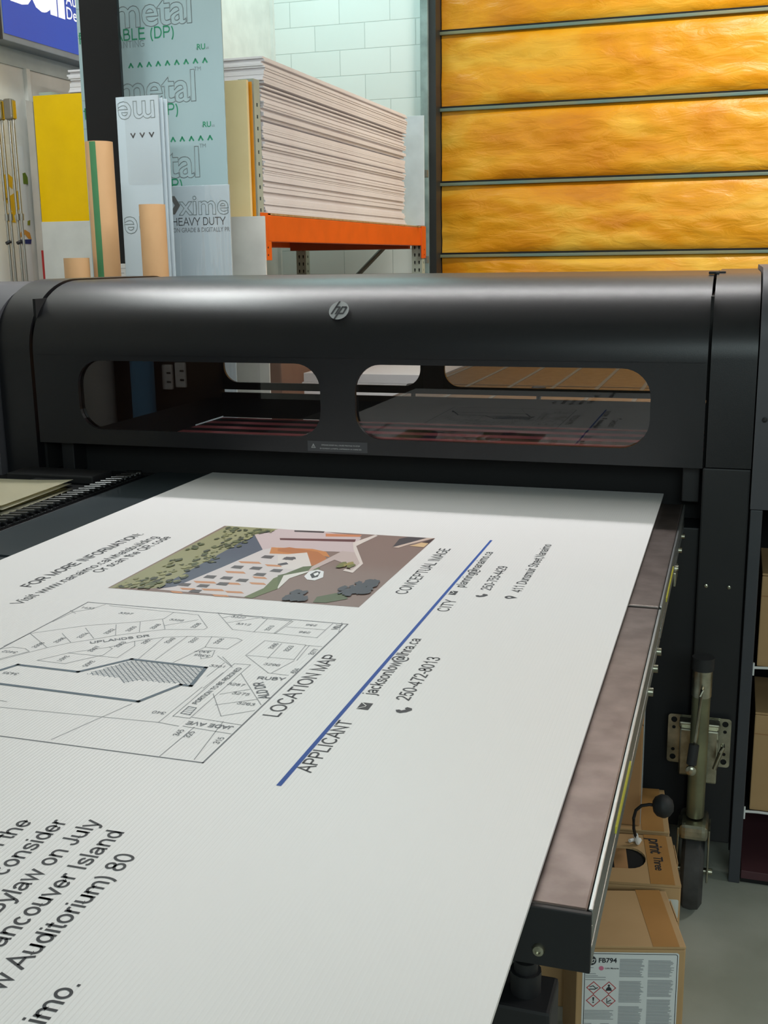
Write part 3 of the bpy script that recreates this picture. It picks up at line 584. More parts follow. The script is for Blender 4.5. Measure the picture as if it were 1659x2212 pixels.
PIC=[(-1.0658,2.1873),(-.5833,2.1926),(-.5865,1.7012),(-1.0634,1.6937)]
P=[((150,148,108),[(-1.0601,1.6933),(-1.0589,2.1882),(-.9115,2.1876),(-.9608,2.1208),(-.9759,1.7129)]),((74,84,102),[(-.9669,2.1264),(-.8989,2.0149),(-.9224,1.8678),(-.9474,1.7331),(-.9747,1.7107)]),((214,205,205),[(-.8989,2.0149),(-.8784,2.0428),(-.7731,2.0343),(-.742,1.9507),(-.7782,1.8702),(-.7751,1.7783),(-.7845,1.7047),(-.9712,1.7079),(-.9474,1.7331),(-.9224,1.8678)]),((206,186,188),[(-.9657,2.1267),(-.9379,2.1847),(-.8412,2.1943),(-.7359,2.1601),(-.7166,2.0409),(-.7731,2.0343),(-.8784,2.0428),(-.8989,2.0149)]),((206,186,188),[(-.9393,2.1904),(-.7406,2.1769),(-.739,2.1085),(-.7092,2.04),(-.7299,2.0457),(-.8765,2.0404)]),((96,44,44),[(-.9025,2.1131),(-.7418,2.1417),(-.7368,2.1209),(-.8951,2.0977)]),((60,50,52),[(-.8983,2.1858),(-.8304,2.1919),(-.8275,2.1782),(-.893,2.1725)]),((205,128,84),[(-.8215,2.1743),(-.7422,2.1818),(-.7408,2.1645),(-.8125,2.1499)]),((205,132,70),[(-.8889,2.0369),(-.8024,2.046),(-.7673,2.031),(-.7456,1.9947),(-.7772,2.0019),(-.8731,1.9897)]),((186,112,58),[(-.8722,2.0301),(-.8531,2.0464),(-.7838,2.0272),(-.7498,1.9863),(-.7424,1.9554),(-.7581,1.9222),(-.7927,1.9906),(-.8643,2.0113)]),((222,214,210),[(-.8524,1.9829),(-.8026,2.016),(-.7584,1.925),(-.778,1.8914),(-.8148,1.8932)]),((70,70,76),[(-.8335,1.9678),(-.8151,1.9787),(-.8047,1.9631),(-.823,1.9524)]),((70,70,76),[(-.8268,1.9218),(-.8146,1.9367),(-.8054,1.9244),(-.8202,1.9061)]),((204,140,96),[(-.9099,1.9207),(-.868,1.9255),(-.857,1.9137),(-.8986,1.9088)]),((204,140,96),[(-.8503,1.9125),(-.8201,1.9145),(-.8096,1.9028),(-.8395,1.9008)]),((204,140,96),[(-.9055,1.8496),(-.8685,1.8536),(-.8579,1.8425),(-.8946,1.8385)]),((204,140,96),[(-.8395,1.8282),(-.814,1.8295),(-.8039,1.8188),(-.8292,1.8175)]),((204,140,96),[(-.9325,1.7733),(-.893,1.7783),(-.8825,1.7681),(-.9217,1.763)]),((204,140,96),[(-.8742,1.7793),(-.8456,1.7816),(-.8354,1.7714),(-.8639,1.7691)]),((204,140,96),[(-.8289,1.7912),(-.8004,1.7935),(-.7906,1.7832),(-.8188,1.7809)]),((204,140,96),[(-.9364,1.7271),(-.908,1.7295),(-.8976,1.7197),(-.9258,1.7173)]),((204,140,96),[(-.8963,1.7326),(-.8579,1.7377),(-.8479,1.7279),(-.886,1.7228)]),((204,140,96),[(-.8489,1.7301),(-.8177,1.7334),(-.808,1.7237),(-.839,1.7204)]),((204,140,96),[(-.8615,1.7047),(-.8339,1.7072),(-.8242,1.6977),(-.8516,1.6953)]),((204,140,96),[(-.9442,1.705),(-.9229,1.7057),(-.9125,1.6961),(-.9337,1.6954)]),((86,82,84),[(-.8774,1.9547),(-.8768,1.9748),(-.856,1.9755),(-.8541,1.9531)]),((86,82,84),[(-.8314,1.9544),(-.8305,1.9744),(-.8099,1.9751),(-.8084,1.9528)]),((86,82,84),[(-.9039,1.8712),(-.9036,1.89),(-.8834,1.8908),(-.8812,1.8699)]),((86,82,84),[(-.8658,1.8726),(-.8652,1.8912),(-.8452,1.8921),(-.8434,1.8713)]),((86,82,84),[(-.8212,1.8673),(-.8202,1.8858),(-.8005,1.8867),(-.7991,1.8661)]),((86,82,84),[(-.9246,1.7966),(-.9245,1.8142),(-.9049,1.8153),(-.9026,1.7957)]),((86,82,84),[(-.8911,1.7973),(-.8907,1.8149),(-.8712,1.8159),(-.8693,1.7964)]),((86,82,84),[(-.8408,1.8347),(-.84,1.8527),(-.8205,1.8536),(-.819,1.8336)]),((86,82,84),[(-.9466,1.7384),(-.9467,1.7552),(-.9274,1.7563),(-.925,1.7377)]),((86,82,84),[(-.9103,1.7403),(-.9101,1.757),(-.891,1.7581),(-.8889,1.7396)]),((86,82,84),[(-.8563,1.7906),(-.8557,1.8079),(-.8364,1.809),(-.8348,1.7897)]),((86,82,84),[(-.9088,1.7069),(-.9086,1.7231),(-.8898,1.7243),(-.8878,1.7063)]),((86,82,84),[(-.8813,1.7607),(-.8808,1.7776),(-.8618,1.7787),(-.8599,1.7599)]),((98,110,62),[(-.7949,1.8251),(-.7797,1.8837),(-.7513,1.9337),(-.7342,1.9095),(-.7668,1.8325),(-.7601,1.7696),(-.7826,1.7004),(-.7992,1.7043),(-.7874,1.7625)]),((86,100,56),[(-.7949,1.8456),(-.7858,1.8616),(-.7712,1.9145),(-.7481,1.9277),(-.7419,1.9008),(-.7686,1.839),(-.7605,1.7636)]),((225,220,215),[(-.7842,1.8484),(-.7419,1.9008),(-.7662,1.8329),(-.7605,1.7636),(-.7653,1.7749)]),((196,176,172),[(-.7548,1.9188),(-.7375,2.0438),(-.7092,2.04),(-.6697,1.9654),(-.6665,1.9037),(-.6999,1.9546),(-.7299,1.9764),(-.749,1.8781)]),((222,208,202),[(-.7386,2.1137),(-.7139,2.1889),(-.7064,2.182),(-.7226,2.0879),(-.6662,1.9633),(-.6647,1.8973),(-.6877,1.9065),(-.6875,1.9192),(-.6722,1.9147),(-.6734,1.9644),(-.7178,2.0568)]),((64,58,62),[(-.6481,2.0976),(-.6542,2.1676),(-.6407,2.1884),(-.6005,2.1886)]),((208,184,172),[(-.6476,2.0977),(-.6005,2.1886),(-.5843,2.1917),(-.6208,2.1279),(-.635,2.0954)]),((58,34,34),[(-.6006,2.1497),(-.5843,2.1893),(-.5849,2.1489)]),((220,184,140),[(-.6176,2.117),(-.6109,2.1267),(-.6006,2.1497),(-.5854,2.1464),(-.5862,2.1125)]),((232,232,234),[(-.7446,1.852),(-.7478,1.8853),(-.7365,1.9022),(-.7206,1.8924),(-.7081,1.8548),(-.7156,1.8316),(-.7313,1.8328)]),((40,40,46),[(-.7388,1.867),(-.7362,1.8911),(-.7254,1.8884),(-.7186,1.8547),(-.7258,1.8435)]),((240,240,240),[(-.7342,1.8723),(-.7294,1.8846),(-.7233,1.8724),(-.7257,1.8582)]),((80,92,54),[(-.6759,1.7372),(-.6427,1.7761),(-.6193,1.7404),(-.6476,1.7097),(-.6711,1.7057)])]
FOREST=[(-1.045,1.6948),(-1.0343,1.7039),(-1.0295,1.7374),(-1.0148,1.7544),(-1.0092,1.7962),(-.9715,1.779),(-.988,1.858),(-.9825,1.8886),(-.9904,1.9471),(-.9619,1.9238),(-.9978,2.0256),(-1.0147,2.0895),(-1.0407,2.1645),(-1.0158,2.1614),(-.9844,2.1328),(-.9704,2.1636),(-.9711,2.0832),(-.9701,2.0326),(-.949,2.1782),(-1.0035,1.7057),(-.9843,1.7427),(-1.0419,1.9978),(-1.0236,1.8779)]
SHAD=[(-.6246,1.8308),(-.6318,1.7974),(-.6094,1.8412),(-.6078,1.7914),(-.638,1.7834),(-.7166,1.7384),(-.7035,1.724),(-.7125,1.7098),(-.5913,1.8081)]
BUSH=[(-.6921,1.9494)]
BX0, BX1, BY0, BY1 = -1.377, -.153, .50, 2.767
def board_mat():
    m = bpy.data.materials.new('white_corrugated_plastic'); m.use_nodes = True; N = m.node_tree; P = N.nodes['Principled BSDF']
    P.inputs['Base Color'].default_value = (*lin((238, 236, 236)), 1); P.inputs['Roughness'].default_value = .38; P.inputs['Specular IOR Level'].default_value = .4
    tc = N.nodes.new('ShaderNodeTexCoord'); sp = N.nodes.new('ShaderNodeSeparateXYZ'); N.links.new(tc.outputs['Object'], sp.inputs[0])
    ms = N.nodes.new('ShaderNodeMath'); ms.operation = 'MULTIPLY'; ms.inputs[1].default_value = 2*PI/.0052; N.links.new(sp.outputs[0], ms.inputs[0])
    sn = N.nodes.new('ShaderNodeMath'); sn.operation = 'SINE'; N.links.new(ms.outputs[0], sn.inputs[0])
    pw = N.nodes.new('ShaderNodeMath'); pw.operation = 'SMOOTH_MAX'; pw.inputs[1].default_value = .2; pw.inputs[2].default_value = .5; N.links.new(sn.outputs[0], pw.inputs[0])
    bp = N.nodes.new('ShaderNodeBump'); bp.inputs['Strength'].default_value = 1; bp.inputs['Distance'].default_value = .00013
    N.links.new(pw.outputs[0], bp.inputs['Height']); N.links.new(bp.outputs[0], P.inputs['Normal'])
    return m
sign = MB().box((BX0, BY0, .9555), (BX1, BY1, .96)).build('printed_sign_board', board_mat())
tag(sign, 'white corrugated plastic sign board printed with map, photo and contact lines', 'sign')
ZP = .9603
def pb(mb, name, m, label=None): return tag(mb.build(name, m, sign), label)
def P3(pts, dz=0): return [(x, y, ZP+dz) for x, y in pts]
def boardtext(mb, txt, x, y, u=(0, 1, 0), **k):
    u = Vector(u); v = Vector((-u.y, u.x, 0)); return letters(mb, txt, (x, y, ZP), u, v, **k)
for txt, xa, ya, xb, yb2, bold in T:
    x = (xa+xb)/2
    if abs(xa-xb) > .01: x = (xa*.35+xb*.65)
    con = MB(); boardtext(con, txt, x, ya, length=yb2-ya, w=.18 if bold else .135, yscale=1.0); pb(con, 'text_line', INK)
EMC = .0209
for txt, x, ye in (('in the', -.6815, .9105), ('will consider', -.6455, .9220), ('Bylaw on July', -.6110, .9310), ('Vancouver Island', -.5762, .9165), ('(Shaw Auditorium) 80', -.5405, .879), ('Street, Nanaimo.', -.4825, .6865)):
    big = MB(); boardtext(big, txt, x, ye, size=EMC, align='R', w=.14); pb(big, 'notice_line', INK)
pb(MB().poly(P3([(-.4665, 1.057), (-.4605, 1.057), (-.4635, 2.206), (-.4685, 2.206)])), 'blue_rule', plain((30, 80, 164), .6, 0, .3), 'blue printed rule')
ic = MB()
def env(x0, x1, y0, y1):
    ic.poly(P3([(x1, y0), (x1, y1), (x0, y1), (x0, y0)]))
env(-.4500, -.4340, 1.2875, 1.3100); env(-.4590, -.4460, 1.8110, 1.834)
def phone(x, y, s):
    a = [(-.5, .1), (-.42, .35), (-.1, .5), (.0, .3), (-.1, .12), (.12, -.1), (.3, .02), (.5, -.08), (.38, -.42), (.1, -.5), (-.3, -.25)]
    ic.poly([(x-q*s, y+p*s, ZP) for p, q in a][::-1])
phone(-.389, 1.300, .021); phone(-.401, 1.820, .021)
ic.mesh(holes([[(-.3595+.0075-.0085*math.sin(t), 1.8218+.0085*math.cos(t)) for t in [PI*i/12-PI*.08 for i in range(14)]][::1]+[(-.3385, 1.8218)], circ(-.3525, 1.8218, .0036)], .0001), MZ(ZP))
pb(ic, 'contact_icons', INK)
ev = MB()
for x0, x1, y0, y1 in ((-.4500, -.4340, 1.2875, 1.3100), (-.4590, -.4460, 1.8110, 1.834)):
    ev.line([(x0+.001, y0+.001, ZP+.0003), ((x0*.35+x1*.65), (y0+y1)/2, ZP+.0003), (x0+.001, y1-.001, ZP+.0003)], .0016, (0, 0, 1))
pb(ev, 'envelope_flap', PAPERW)
# location map
mp1 = MB()
for ln in M: mp1.line(P3(ln), .0011, (0, 0, 1))
pb(mp1, 'map_parcel_lines', INKG)
mp2 = MB()
mp2.line(P3([(-1.051, 1.087), (-.572, 1.087), (-.575, 1.612), (-1.051, 1.608)]), .0022, (0, 0, 1), True)
mp2.line(P3([(-.8, 1.62)]*1), .001, (0, 0, 1))
mp2.line(P3(IC), .0014, (0, 0, 1), True)
pb(mp2, 'map_frame', INKM)
mp3 = MB(); mp3.line(P3(HV, .0002), .0058, (0, 0, 1), True); pb(mp3, 'map_site_outline', plain((86, 104, 118), .6))
hm = MB()
def inside(p, poly):
    r = False; n = len(poly)
    for i in range(n):
        (x1, y1), (x2, y2) = poly[i], poly[(i+1) % n]
        if (y1 > p[1]) != (y2 > p[1]) and p[0] < (x2-x1)*(p[1]-y1)/(y2-y1)+x1: r = not r
    return r
def hatch(poly, d, step, w):
    xs = [p[0] for p in poly]; ys = [p[1] for p in poly]
    dx, dy = d; L_ = max(xs)-min(xs)+max(ys)-min(ys); cx, cy = (min(xs)+max(xs))/2, (min(ys)+max(ys))/2
    k = int(L_/step)
    for i in range(-k, k+1):
        ox, oy = cx-dy*i*step, cy+dx*i*step; run = None
        for j in range(-100, 101):
            t = L_*j/100; p = (ox+dx*t, oy+dy*t); q = inside(p, poly)
            if q and run is None: run = p
            if (not q or j == 100) and run is not None:
                hm.line(P3([run, p], .0001), w, (0, 0, 1)); run = None
hatch(HP, (.7071, .7071), .0062, .0011); hatch(HP, (.7071, -.7071), .0062, .0011); hatch(IC, (.7071, .7071), .006, .001)
pb(hm, 'map_hatching', plain((128, 138, 150), .6))
ml = MB()
DIRS = {'x': (1, 0), 'n': (-1, 0), 'y': (0, 1), 's': (0, -1), 'X': (1, 0), 'N': (-1, 0), 'Y': (0, 1), 'P': (0, 1)}
for txt, x, y, d in LB:
    u = Vector((*DIRS[d], 0)); v = Vector((-u.y, u.x, 0))
    sz = {'Y': .014}.get(d, .0115)
    letters(ml, txt, Vector((x, y, ZP+.0002))-v*sz*.36, u, v, size=sz*.72, align='C', w=.18 if d in 'XNY' else .13)
for txt, xa, ya, xb, yb2 in LT:
    d_ = Vector((xb-xa, yb2-ya, 0)); u = d_.normalized(); v = Vector((-u.y, u.x, 0))
    letters(ml, txt, (xa, ya, ZP+.0002), u, v, length=d_.length, w=.17, yscale=1.25 if txt == 'ALD DR' else 1)
pb(ml, 'map_lettering', INKM)
# conceptual picture
cols = {}
def pc(c, poly, dz):
    cols.setdefault(tuple(c), MB()).poly([(x, y, ZP+dz) for x, y in poly])
pc((134, 110, 102), PIC, 0)
for i, (c, poly) in enumerate(P): pc(c, poly, .0001+.00001*i)
def blob(c, x, y, r, dz, n=14, sx=1.0):
    pc(c, [(x+sx*r*(1+.35*random.uniform(-1, 1))*math.cos(2*PI*k/n), y+1.8*r*(1+.35*random.uniform(-1, 1))*math.sin(2*PI*k/n)) for k in range(n)], dz)
x0, x1 = -1.061, -.586
j = 0
for x, y in FOREST:
    for k in range(11):
        xx = min(max(x+random.uniform(-.016, .016), x0+.014), x1); yy = min(max(y+random.uniform(-.03, .03), 1.708), 2.168)
        blob(random.choice([(66, 74, 40), (92, 98, 56), (130, 130, 84), (150, 148, 100), (48, 56, 36), (84, 94, 52)]), xx, yy, random.uniform(.002, .006), .0008+.000004*j, 9); j += 1
for x, y in SHAD:
    for k in range(9):
        blob((56, 60, 70), min(x+random.uniform(-.012, .012), x1-.016), min(max(y+random.uniform(-.02, .02), 1.715), 1.86), random.uniform(.003, .009), .0008+.000004*j, 9); j += 1
for k in range(8):
    blob(random.choice([(110, 112, 50), (150, 136, 66), (84, 88, 44)]), BUSH[0][0]+random.uniform(-.014, .014), BUSH[0][1]+random.uniform(-.02, .02), .007, .0008+.000004*j, 9); j += 1
pic = MB(); pm = []
for i, (c, mb) in enumerate(cols.items()):
    me = bpy.data.meshes.new('q'); mb.bm.to_mesh(me); mb.bm.free(); pic.mi = i; pic.mesh(me); pm.append(plain(c, .45))
pb(pic, 'printed_photo', pm, 'colour aerial view of an apartment building')
# ---------------------------------------------------------------- papers on the printer table
def sheet(name, x0, x1, y0, y1, z, rz, m, curl=0, cx=-1.79, cy=2.33, sk=0):
    b = bmesh.new(); n = 10; V = []
    for j in range(n+1):
        r = []
        for i in range(n+1):
            u, w = i/n, j/n
            r.append(b.verts.new((x0+(x1-x0)*u+sk*w-cx, y0+(y1-y0)*w-cy, curl*(u**3)*(w*.6+.4)+.004*math.sin(3*w+u)*curl*10)))
        V.append(r)
    for j in range(n):
        for i in range(n): b.faces.new((V[j][i], V[j][i+1], V[j+1][i+1], V[j+1][i])).smooth = True
    r = bmesh.ops.solidify(b, geom=b.faces[:], thickness=.0006)
    bmesh.ops.recalc_face_normals(b, faces=b.faces[:])
    o = MB().add(b).build(name, m); o.location = (cx, cy, z); o.rotation_euler = (0, 0, rz); return o
IVORY = plain((214, 208, 178), .6); IVORY2 = plain((226, 222, 198), .6)
pl = [('lowest ivory paper of the loose pile left of the chain', -1.93, -1.632, 2.165, 2.47, .9555, .02, IVORY2, .004),
      ('second ivory paper up in the loose pile left of the chain, turned a little', -1.95, -1.64, 2.175, 2.48, .9615, -.03, IVORY, .004),
      ('third ivory paper up in the loose pile left of the chain', -1.94, -1.638, 2.17, 2.475, .967, .03, IVORY2, .005),
      ('topmost cream paper of the loose pile left of the chain, corner lifted', -1.96, -1.640, 2.18, 2.485, .974, .0, IVORY, .008)]
for lb_, x0, x1, y0, y1, z, rz, m, cu_ in pl:
    tag(sheet('paper_sheet', x0, x1, y0, y1, z, rz, m, cu_), lb_, 'paper', 'loose papers on the printer table')

# ---------------------------------------------------------------- cardboard cartons
def carton(name, loc, rz, w, d, h, label, top=None, m=CARD, group=None, open_tab=True):
    """front right lower corner of the box at the origin, box runs to -x and +y"""
    r = empty(name, loc, rz); tag(r, label, 'box', group)
    MB().box((-w, 0, .0), (0, d, h-.007), .003).build('carton_body', m, r)
    if top is None:
        MB().box((-w, -.001, h-.0055), (0, d, h), .0018).build('lid_flap', m, r)
    else:
        me = holes([rect(-w, -.001, 0, d), top], .005); MB().mesh(me, MZ(h-.0028)).build('lid_flap', m, r)
    MB().box((-.060, -.0015, h), (-.012, d+.001, h+.0006)).build('tape_strip', TAPE, r)
    if open_tab:
        MB().mesh(holes([[(d*.45, h-.0015), (d*.48, h-.018), (d*.80, h-.018), (d*.83, h-.0015)]], .002), MYZ(.0025)).build('tuck_tab', m, r)
    return r
b1 = carton('cardboard_box', (-.030, 1.885, 0), math.radians(15), .198, .185, .30, 'front cardboard box with a white hazard label below the table edge', None)
F = lambda x: (x)
LX0, LX1, LZ0, LZ1 = -.187, -.012, .07, .287
lab = MB().mesh(holes([rrect(LX0, LZ0, LX1, LZ1, .005)], .0005), MXZ(-.0006)).build('hazard_label', plain((224, 226, 226), .5), b1)
ik = MB(); gk = MB(); rd = MB(); mg = MB(); S2 = -.0012
nY = (0, -1, 0)
ik.line([(x, S2, z) for x, z in rrect(LX0+.004, LZ0+.004, LX1-.003, LZ1-.003, .004, 3)], .0012, nY, True)
dk = MB(); badge(dk, MB(), LX0+.015, LZ1-.017, .0095, .0095, MXZ(S2)); 
wk = MB(); tmp = MB(); badge(tmp, wk, LX0+.015, LZ1-.017, .0095, .0095, MXZ(S2-.0002)); tmp.bm.free()
dk.build('label_badge', INK, lab); wk.build('label_badge_letters', PAPERW, lab)
ik.text('FB794', (LX0+.029, S2, LZ1-.021), (1, 0, 0), (0, 0, 1), length=.033, bold=.03)
mg.mesh(holes([circ(LX0+.034, LZ1-.033, .0045, 20)], .0003), MXZ(S2)).build('label_colour_dot', plain((214, 120, 150), .5), lab)
ik.text('Light Magenta', (LX0+.041, S2, LZ1-.0345), (1, 0, 0), (0, 0, 1), length=.025, bold=.02)
for i, w in enumerate((.022, .012, .014, .030, .036)): gk.line([(LX0+.006, S2, LZ1-.032-.0042*i), (LX0+.006+w*.6, S2, LZ1-.032-.0042*i)], .0012, nY)
for i in range(2): gk.line([(LX0+.006, S2, LZ1-.052-.005*i), (LX0+.006+.036, S2, LZ1-.052-.005*i)], .0013, nY)
for cx in (LX0+.021, LX0+.049):
    for cz in (LZ1-.074, LZ1-.101):
        rd.line([(cx-.0125, S2, cz), (cx, S2, cz+.0125), (cx+.0125, S2, cz), (cx, S2, cz-.0125)], .0016, nY, True)
cx, cz = LX0+.021, LZ1-.101
ik.poly([(cx-.0018, S2, cz+.007), (cx-.001, S2, cz-.001), (cx+.001, S2, cz-.001), (cx+.0018, S2, cz+.007)]); ik.poly([(cx-.0014, S2, cz-.005), (cx-.0014, S2, cz-.0025), (cx+.0014, S2, cz-.0025), (cx+.0014, S2, cz-.005)])
cx, cz = LX0+.049, LZ1-.074
ik.mesh(holes([circ(cx, cz+.005, .0022, 10)], .0003), MXZ(S2)); ik.poly([(cx-.006, S2, cz-.006), (cx-.004, S2, cz), (cx, S2, cz+.003), (cx+.004, S2, cz), (cx+.006, S2, cz-.006)])
cx, cz = LX0+.021, LZ1-.074
ik.line([(cx-.007, S2, cz+.002), (cx-.001, S2, cz+.004), (cx+.003, S2, cz)], .0016, nY); ik.line([(cx-.007, S2, cz-.003), (cx+.002, S2, cz-.003), (cx+.007, S2, cz)], .0018, nY)
cx, cz = LX0+.049, LZ1-.101
ik.line([(cx-.003, S2, cz+.005), (cx-.003, S2, cz-.005), (cx+.006, S2, cz-.005)], .0014, nY); ik.line([(cx-.001, S2, cz-.002), (cx+.004, S2, cz+.001)], .0018, nY)
random.seed(3)
for c0, c1, rows in ((LX0+.068, LX0+.112, ((.014, .052), (.060, .105), (.113, .150), (.158, .20))), (LX0+.120, LX0+.166, ((.016, .050), (.057, .093), (.098, .150), (.155, .2)))):
    for a, b_ in rows:
        z = a
        while z < b_:
            gk.line([(c0, S2, LZ1-z), (c1-random.uniform(0, .008), S2, LZ1-z)], .0013, nY); z += .0024
for i in range(7): gk.line([(LX0+.006, S2, LZ1-.122-.003*i), (LX0+.006+random.uniform(.045, .054), S2, LZ1-.122-.003*i)], .0013, nY)
for c0 in (.006, .036):
    for i in range(14): gk.line([(LX0+c0, S2, LZ1-.15-.0035*i), (LX0+c0+random.uniform(.01, .02), S2, LZ1-.15-.0035*i)], .0012, nY)
ik.build('label_print', INK, lab); gk.build('label_small_print', plain((150, 152, 156), .6), lab); rd.build('hazard_diamonds', plain((196, 70, 74), .5), lab)

hole = [(-.29, .050), (-.29, .142)] + [(-.098+.036*math.cos(a), .097+.044*math.sin(a)) for a in [PI/2-PI*i/10 for i in range(11)]]
b2 = carton('cardboard_box', (-.049, 2.092, 0), math.radians(9), .30, .195, .30, 'cardboard box with a torn oval hole and handwriting, behind the hazard label box', hole)
MB().box((-.29, .03, .2935), (-.055, .16, .2938)).build('box_shade_sheet', DARK, b2)  # dark sheet painting the shade inside the box
MB().box((-.128, .04, .2938), (-.100, .15, .2945)).build('inner_flap', CARDD, b2)
hw = MB()
hw.text('print', (-.050, .180, .3012), (0, -1, 0), (1, 0, 0), length=.064, shear=.1, yscale=1.1, space=.9, bold=.012)
hw.text('Three', (-.046, .104, .3012), (0, -1, 0), (1, 0, 0), length=.054, shear=.1, yscale=1.1, space=.9, bold=.012)
hw.build('handwriting', INK, b2)
MB().mesh(holes([rrect(-.038, .225, -.004, .268, .004)], .0006), MXZ(-.0008)).build('corner_label', plain((206, 210, 206), .5), b2)
b3 = carton('cardboard_box', (-.084, 2.305, 0), math.radians(7), .30, .20, .30, 'cardboard box under the black ball, against the printer wall', None, CARD)
b4 = carton('tall_cardboard_box', (-.149, 2.310, .3012), math.radians(3), .16, .19, .245, 'tall cardboard box with clear tape on its side, on top of the rear floor box', None, CARDD, open_tab=False)
MB().box((.0002, .002, .003), (.0012, .188, .243), .0003).build('side_film', mat('clear_tape_film', (196, 204, 208), .16, rgb2=(176, 184, 188), scale=12, bump=.3, bscale=30), b4)
# black ball on a bent rod
kn = empty('rod_knob', (-.150, 2.222, .3012)); tag(kn, 'black rubber ball on a bent black rod standing in the box hole', 'knob')
MB().tube([(.002, .012, -.002), (0, .0, .018), (-.004, -.02, .05), (-.005, -.022, .075), (-.001, -.022, .094), (.010, -.022, .106), (.026, -.022, .111), (.042, -.022, .111)], .0034, 10).build('bent_rod', BLACK2, kn)
MB().lathe([(.002, -.018), (.012, -.018), (.02, -.012), (.0245, 0), (.0245, .004), (.021, .014), (.012, .022), (.002, .024)], 28, Matrix.Translation((.052, -.022, .111)) @ Matrix.Rotation(math.radians(80), 4, 'Y')).build('ball', RUBBER, kn)
MB().tube([(.006, .020, .004), (.004, .004, .006), (.001, .002, .016), (-.001, -.004, .028)], .0052, 8).tube([(.006, .02, .004), (-.008, .018, .003), (-.014, .01, .004)], .004, 7).build('white_tape_wrap', PAPERW, kn)
# cartons in the ink bay
for lb_, x, y, z, h in (('upper cardboard ink box on the shelf of the right-hand bay', .492, 2.712, .5535, .235), ('lower cardboard ink box on the shelf of the right-hand bay', .496, 2.712, .1725, .262)):
    c = carton('ink_carton', (x, y, z), 0, .405, .25, h, lb_, None, CARD, 'boxes in the ink bay', open_tab=False)
    MB().box((-.404, -.0015, h-.058), (-.001, -.0002, h-.056)).build('flap_crease', CARDD, c)

# ---------------------------------------------------------------- pallet rack with the tall stack of boards
rack = empty('pallet_rack', (-2.7, 6.4, 0)); tag(rack, 'orange and pale green pallet rack carrying the tall stack of white boards', 'rack')
rinv2 = Matrix.Translation((2.7, -6.4, 0))
def K_(mb, n, m, par=None):
    o = mb.build(n, m, par or rack)
    if not par: o.matrix_parent_inverse = rinv2
    return o
def upright(x0, x1, y0, y1, z1, face):
    mb = MB(); mb.mi = 0
    hs = []
    n = int((z1-.06)/.052)
    for i in range(n):
        zc = .05+.052*i
        for s in (-1, 1):
            xc = (x0+x1)/2+s*(x1-x0)*.21
            hs.append([(xc-.0055, zc+.006), (xc-.0035, zc-.012), (xc+.0035, zc-.012), (xc+.0055, zc+.006), (xc+.003, zc+.012), (xc-.003, zc+.012)])
    mb.mesh(holes([rect(x0, 0, x1, z1)]+hs, .003), MXZ(y0+.0015))
    hs = []
    for i in range(n):
        zc = .05+.052*i; yc = (y0+y1)/2
        hs.append(rect(yc-.008, zc-.008, yc+.008, zc+.008))
    mb.mesh(holes([rect(y0+.003, 0, y1, z1)]+hs, .003), MYZ(x1-.0015))
    mb.box((x0, y0+.003, 0), (x0+.003, y1, z1))
    mb.box((x0-.02, y0-.02, 0), (x1+.02, y1+.02, .006))
    o = K_(mb, 'upright', RACKG)
    MB().box((x0+.012, y0+.012, .01), (x1-.012, y1-.002, z1-.01)).build('hole_shade_core', DARK, o)  # dark fill painting the shade behind the holes
    return o
upright(-2.245, -2.168, 4.962, 5.028, 2.345, 0)
upright(-3.30, -3.225, 4.962, 5.028, 2.345, 0)
upright(-2.235, -2.160, 7.79, 7.865, 2.30, 0)
upright(-3.115, -3.04, 7.79, 7.865, 2.30, 0)
for x0, x1 in ((-2.215, -2.158), (-3.17, -3.11)):
    K_(MB().box((x0, 5.05, 1.622), (x1, 7.785, 1.745), .006), 'load_beam', ORANGE)
    K_(MB().box((x0, 5.05, .50), (x1, 7.785, .60), .006), 'load_beam', ORANGE)
for y, x0 in ((7.78, -2.157), (5.00, -2.165)):
    for z0, z1 in ((1.535, 1.755), (.42, .62)):
        c = K_(MB().box((x0-.003, y-.02, z0), (x0+.005, y+.09, z1), .002), 'beam_connector', ORANGE)
        MB().lathe([(.005, 0), (.005, .0008)], 10, MYZ(x0+.005) @ Matrix.Translation((y+.045, z0+.025, 0))).lathe([(.005, 0), (.005, .0008)], 10, MYZ(x0+.005) @ Matrix.Translation((y+.045, z0+.06, 0))).build('connector_hole', DARK, c)
K_(MB().box((-3.11, 5.2, 1.64), (-2.22, 5.26, 1.742), .004), 'cross_bar', mat('shaded_orange_paint', (170, 74, 36), .5))  # darker copy of the rack orange, shade put into the colour
K_(MB().box((-3.11, 7.66, 1.60), (-2.22, 7.70, 1.72), .004), 'cross_bar', mat('shaded_orange_paint', (170, 74, 36), .5))
K_(MB().tube([(-3.08, 7.82, 1.02), (-2.19, 7.82, 1.86)], .017, 4), 'brace', RACKD)
K_(MB().box((-2.222, 7.868, 0), (-2.178, 7.90, 2.3), .003), 'wall_tie', mat('grey_tie', (150, 156, 156), .5))
for z in (1.50, 2.09): K_(MB().box((-2.20, 7.86, z), (-2.14, 7.905, z+.05), .003), 'tie_clamp', RACKD)
K_(MB().box((-3.17, 5.055, 1.7455), (-2.160, 7.78, 1.7545), .001), 'deck_board', mat('chipboard_deck', (190, 156, 108), .7, rgb2=(166, 130, 84), scale=40))
K_(MB().box((-3.17, 5.055, .6005), (-2.160, 7.78, .615), .001), 'deck_board', mat('chipboard_deck', (190, 156, 108), .7))
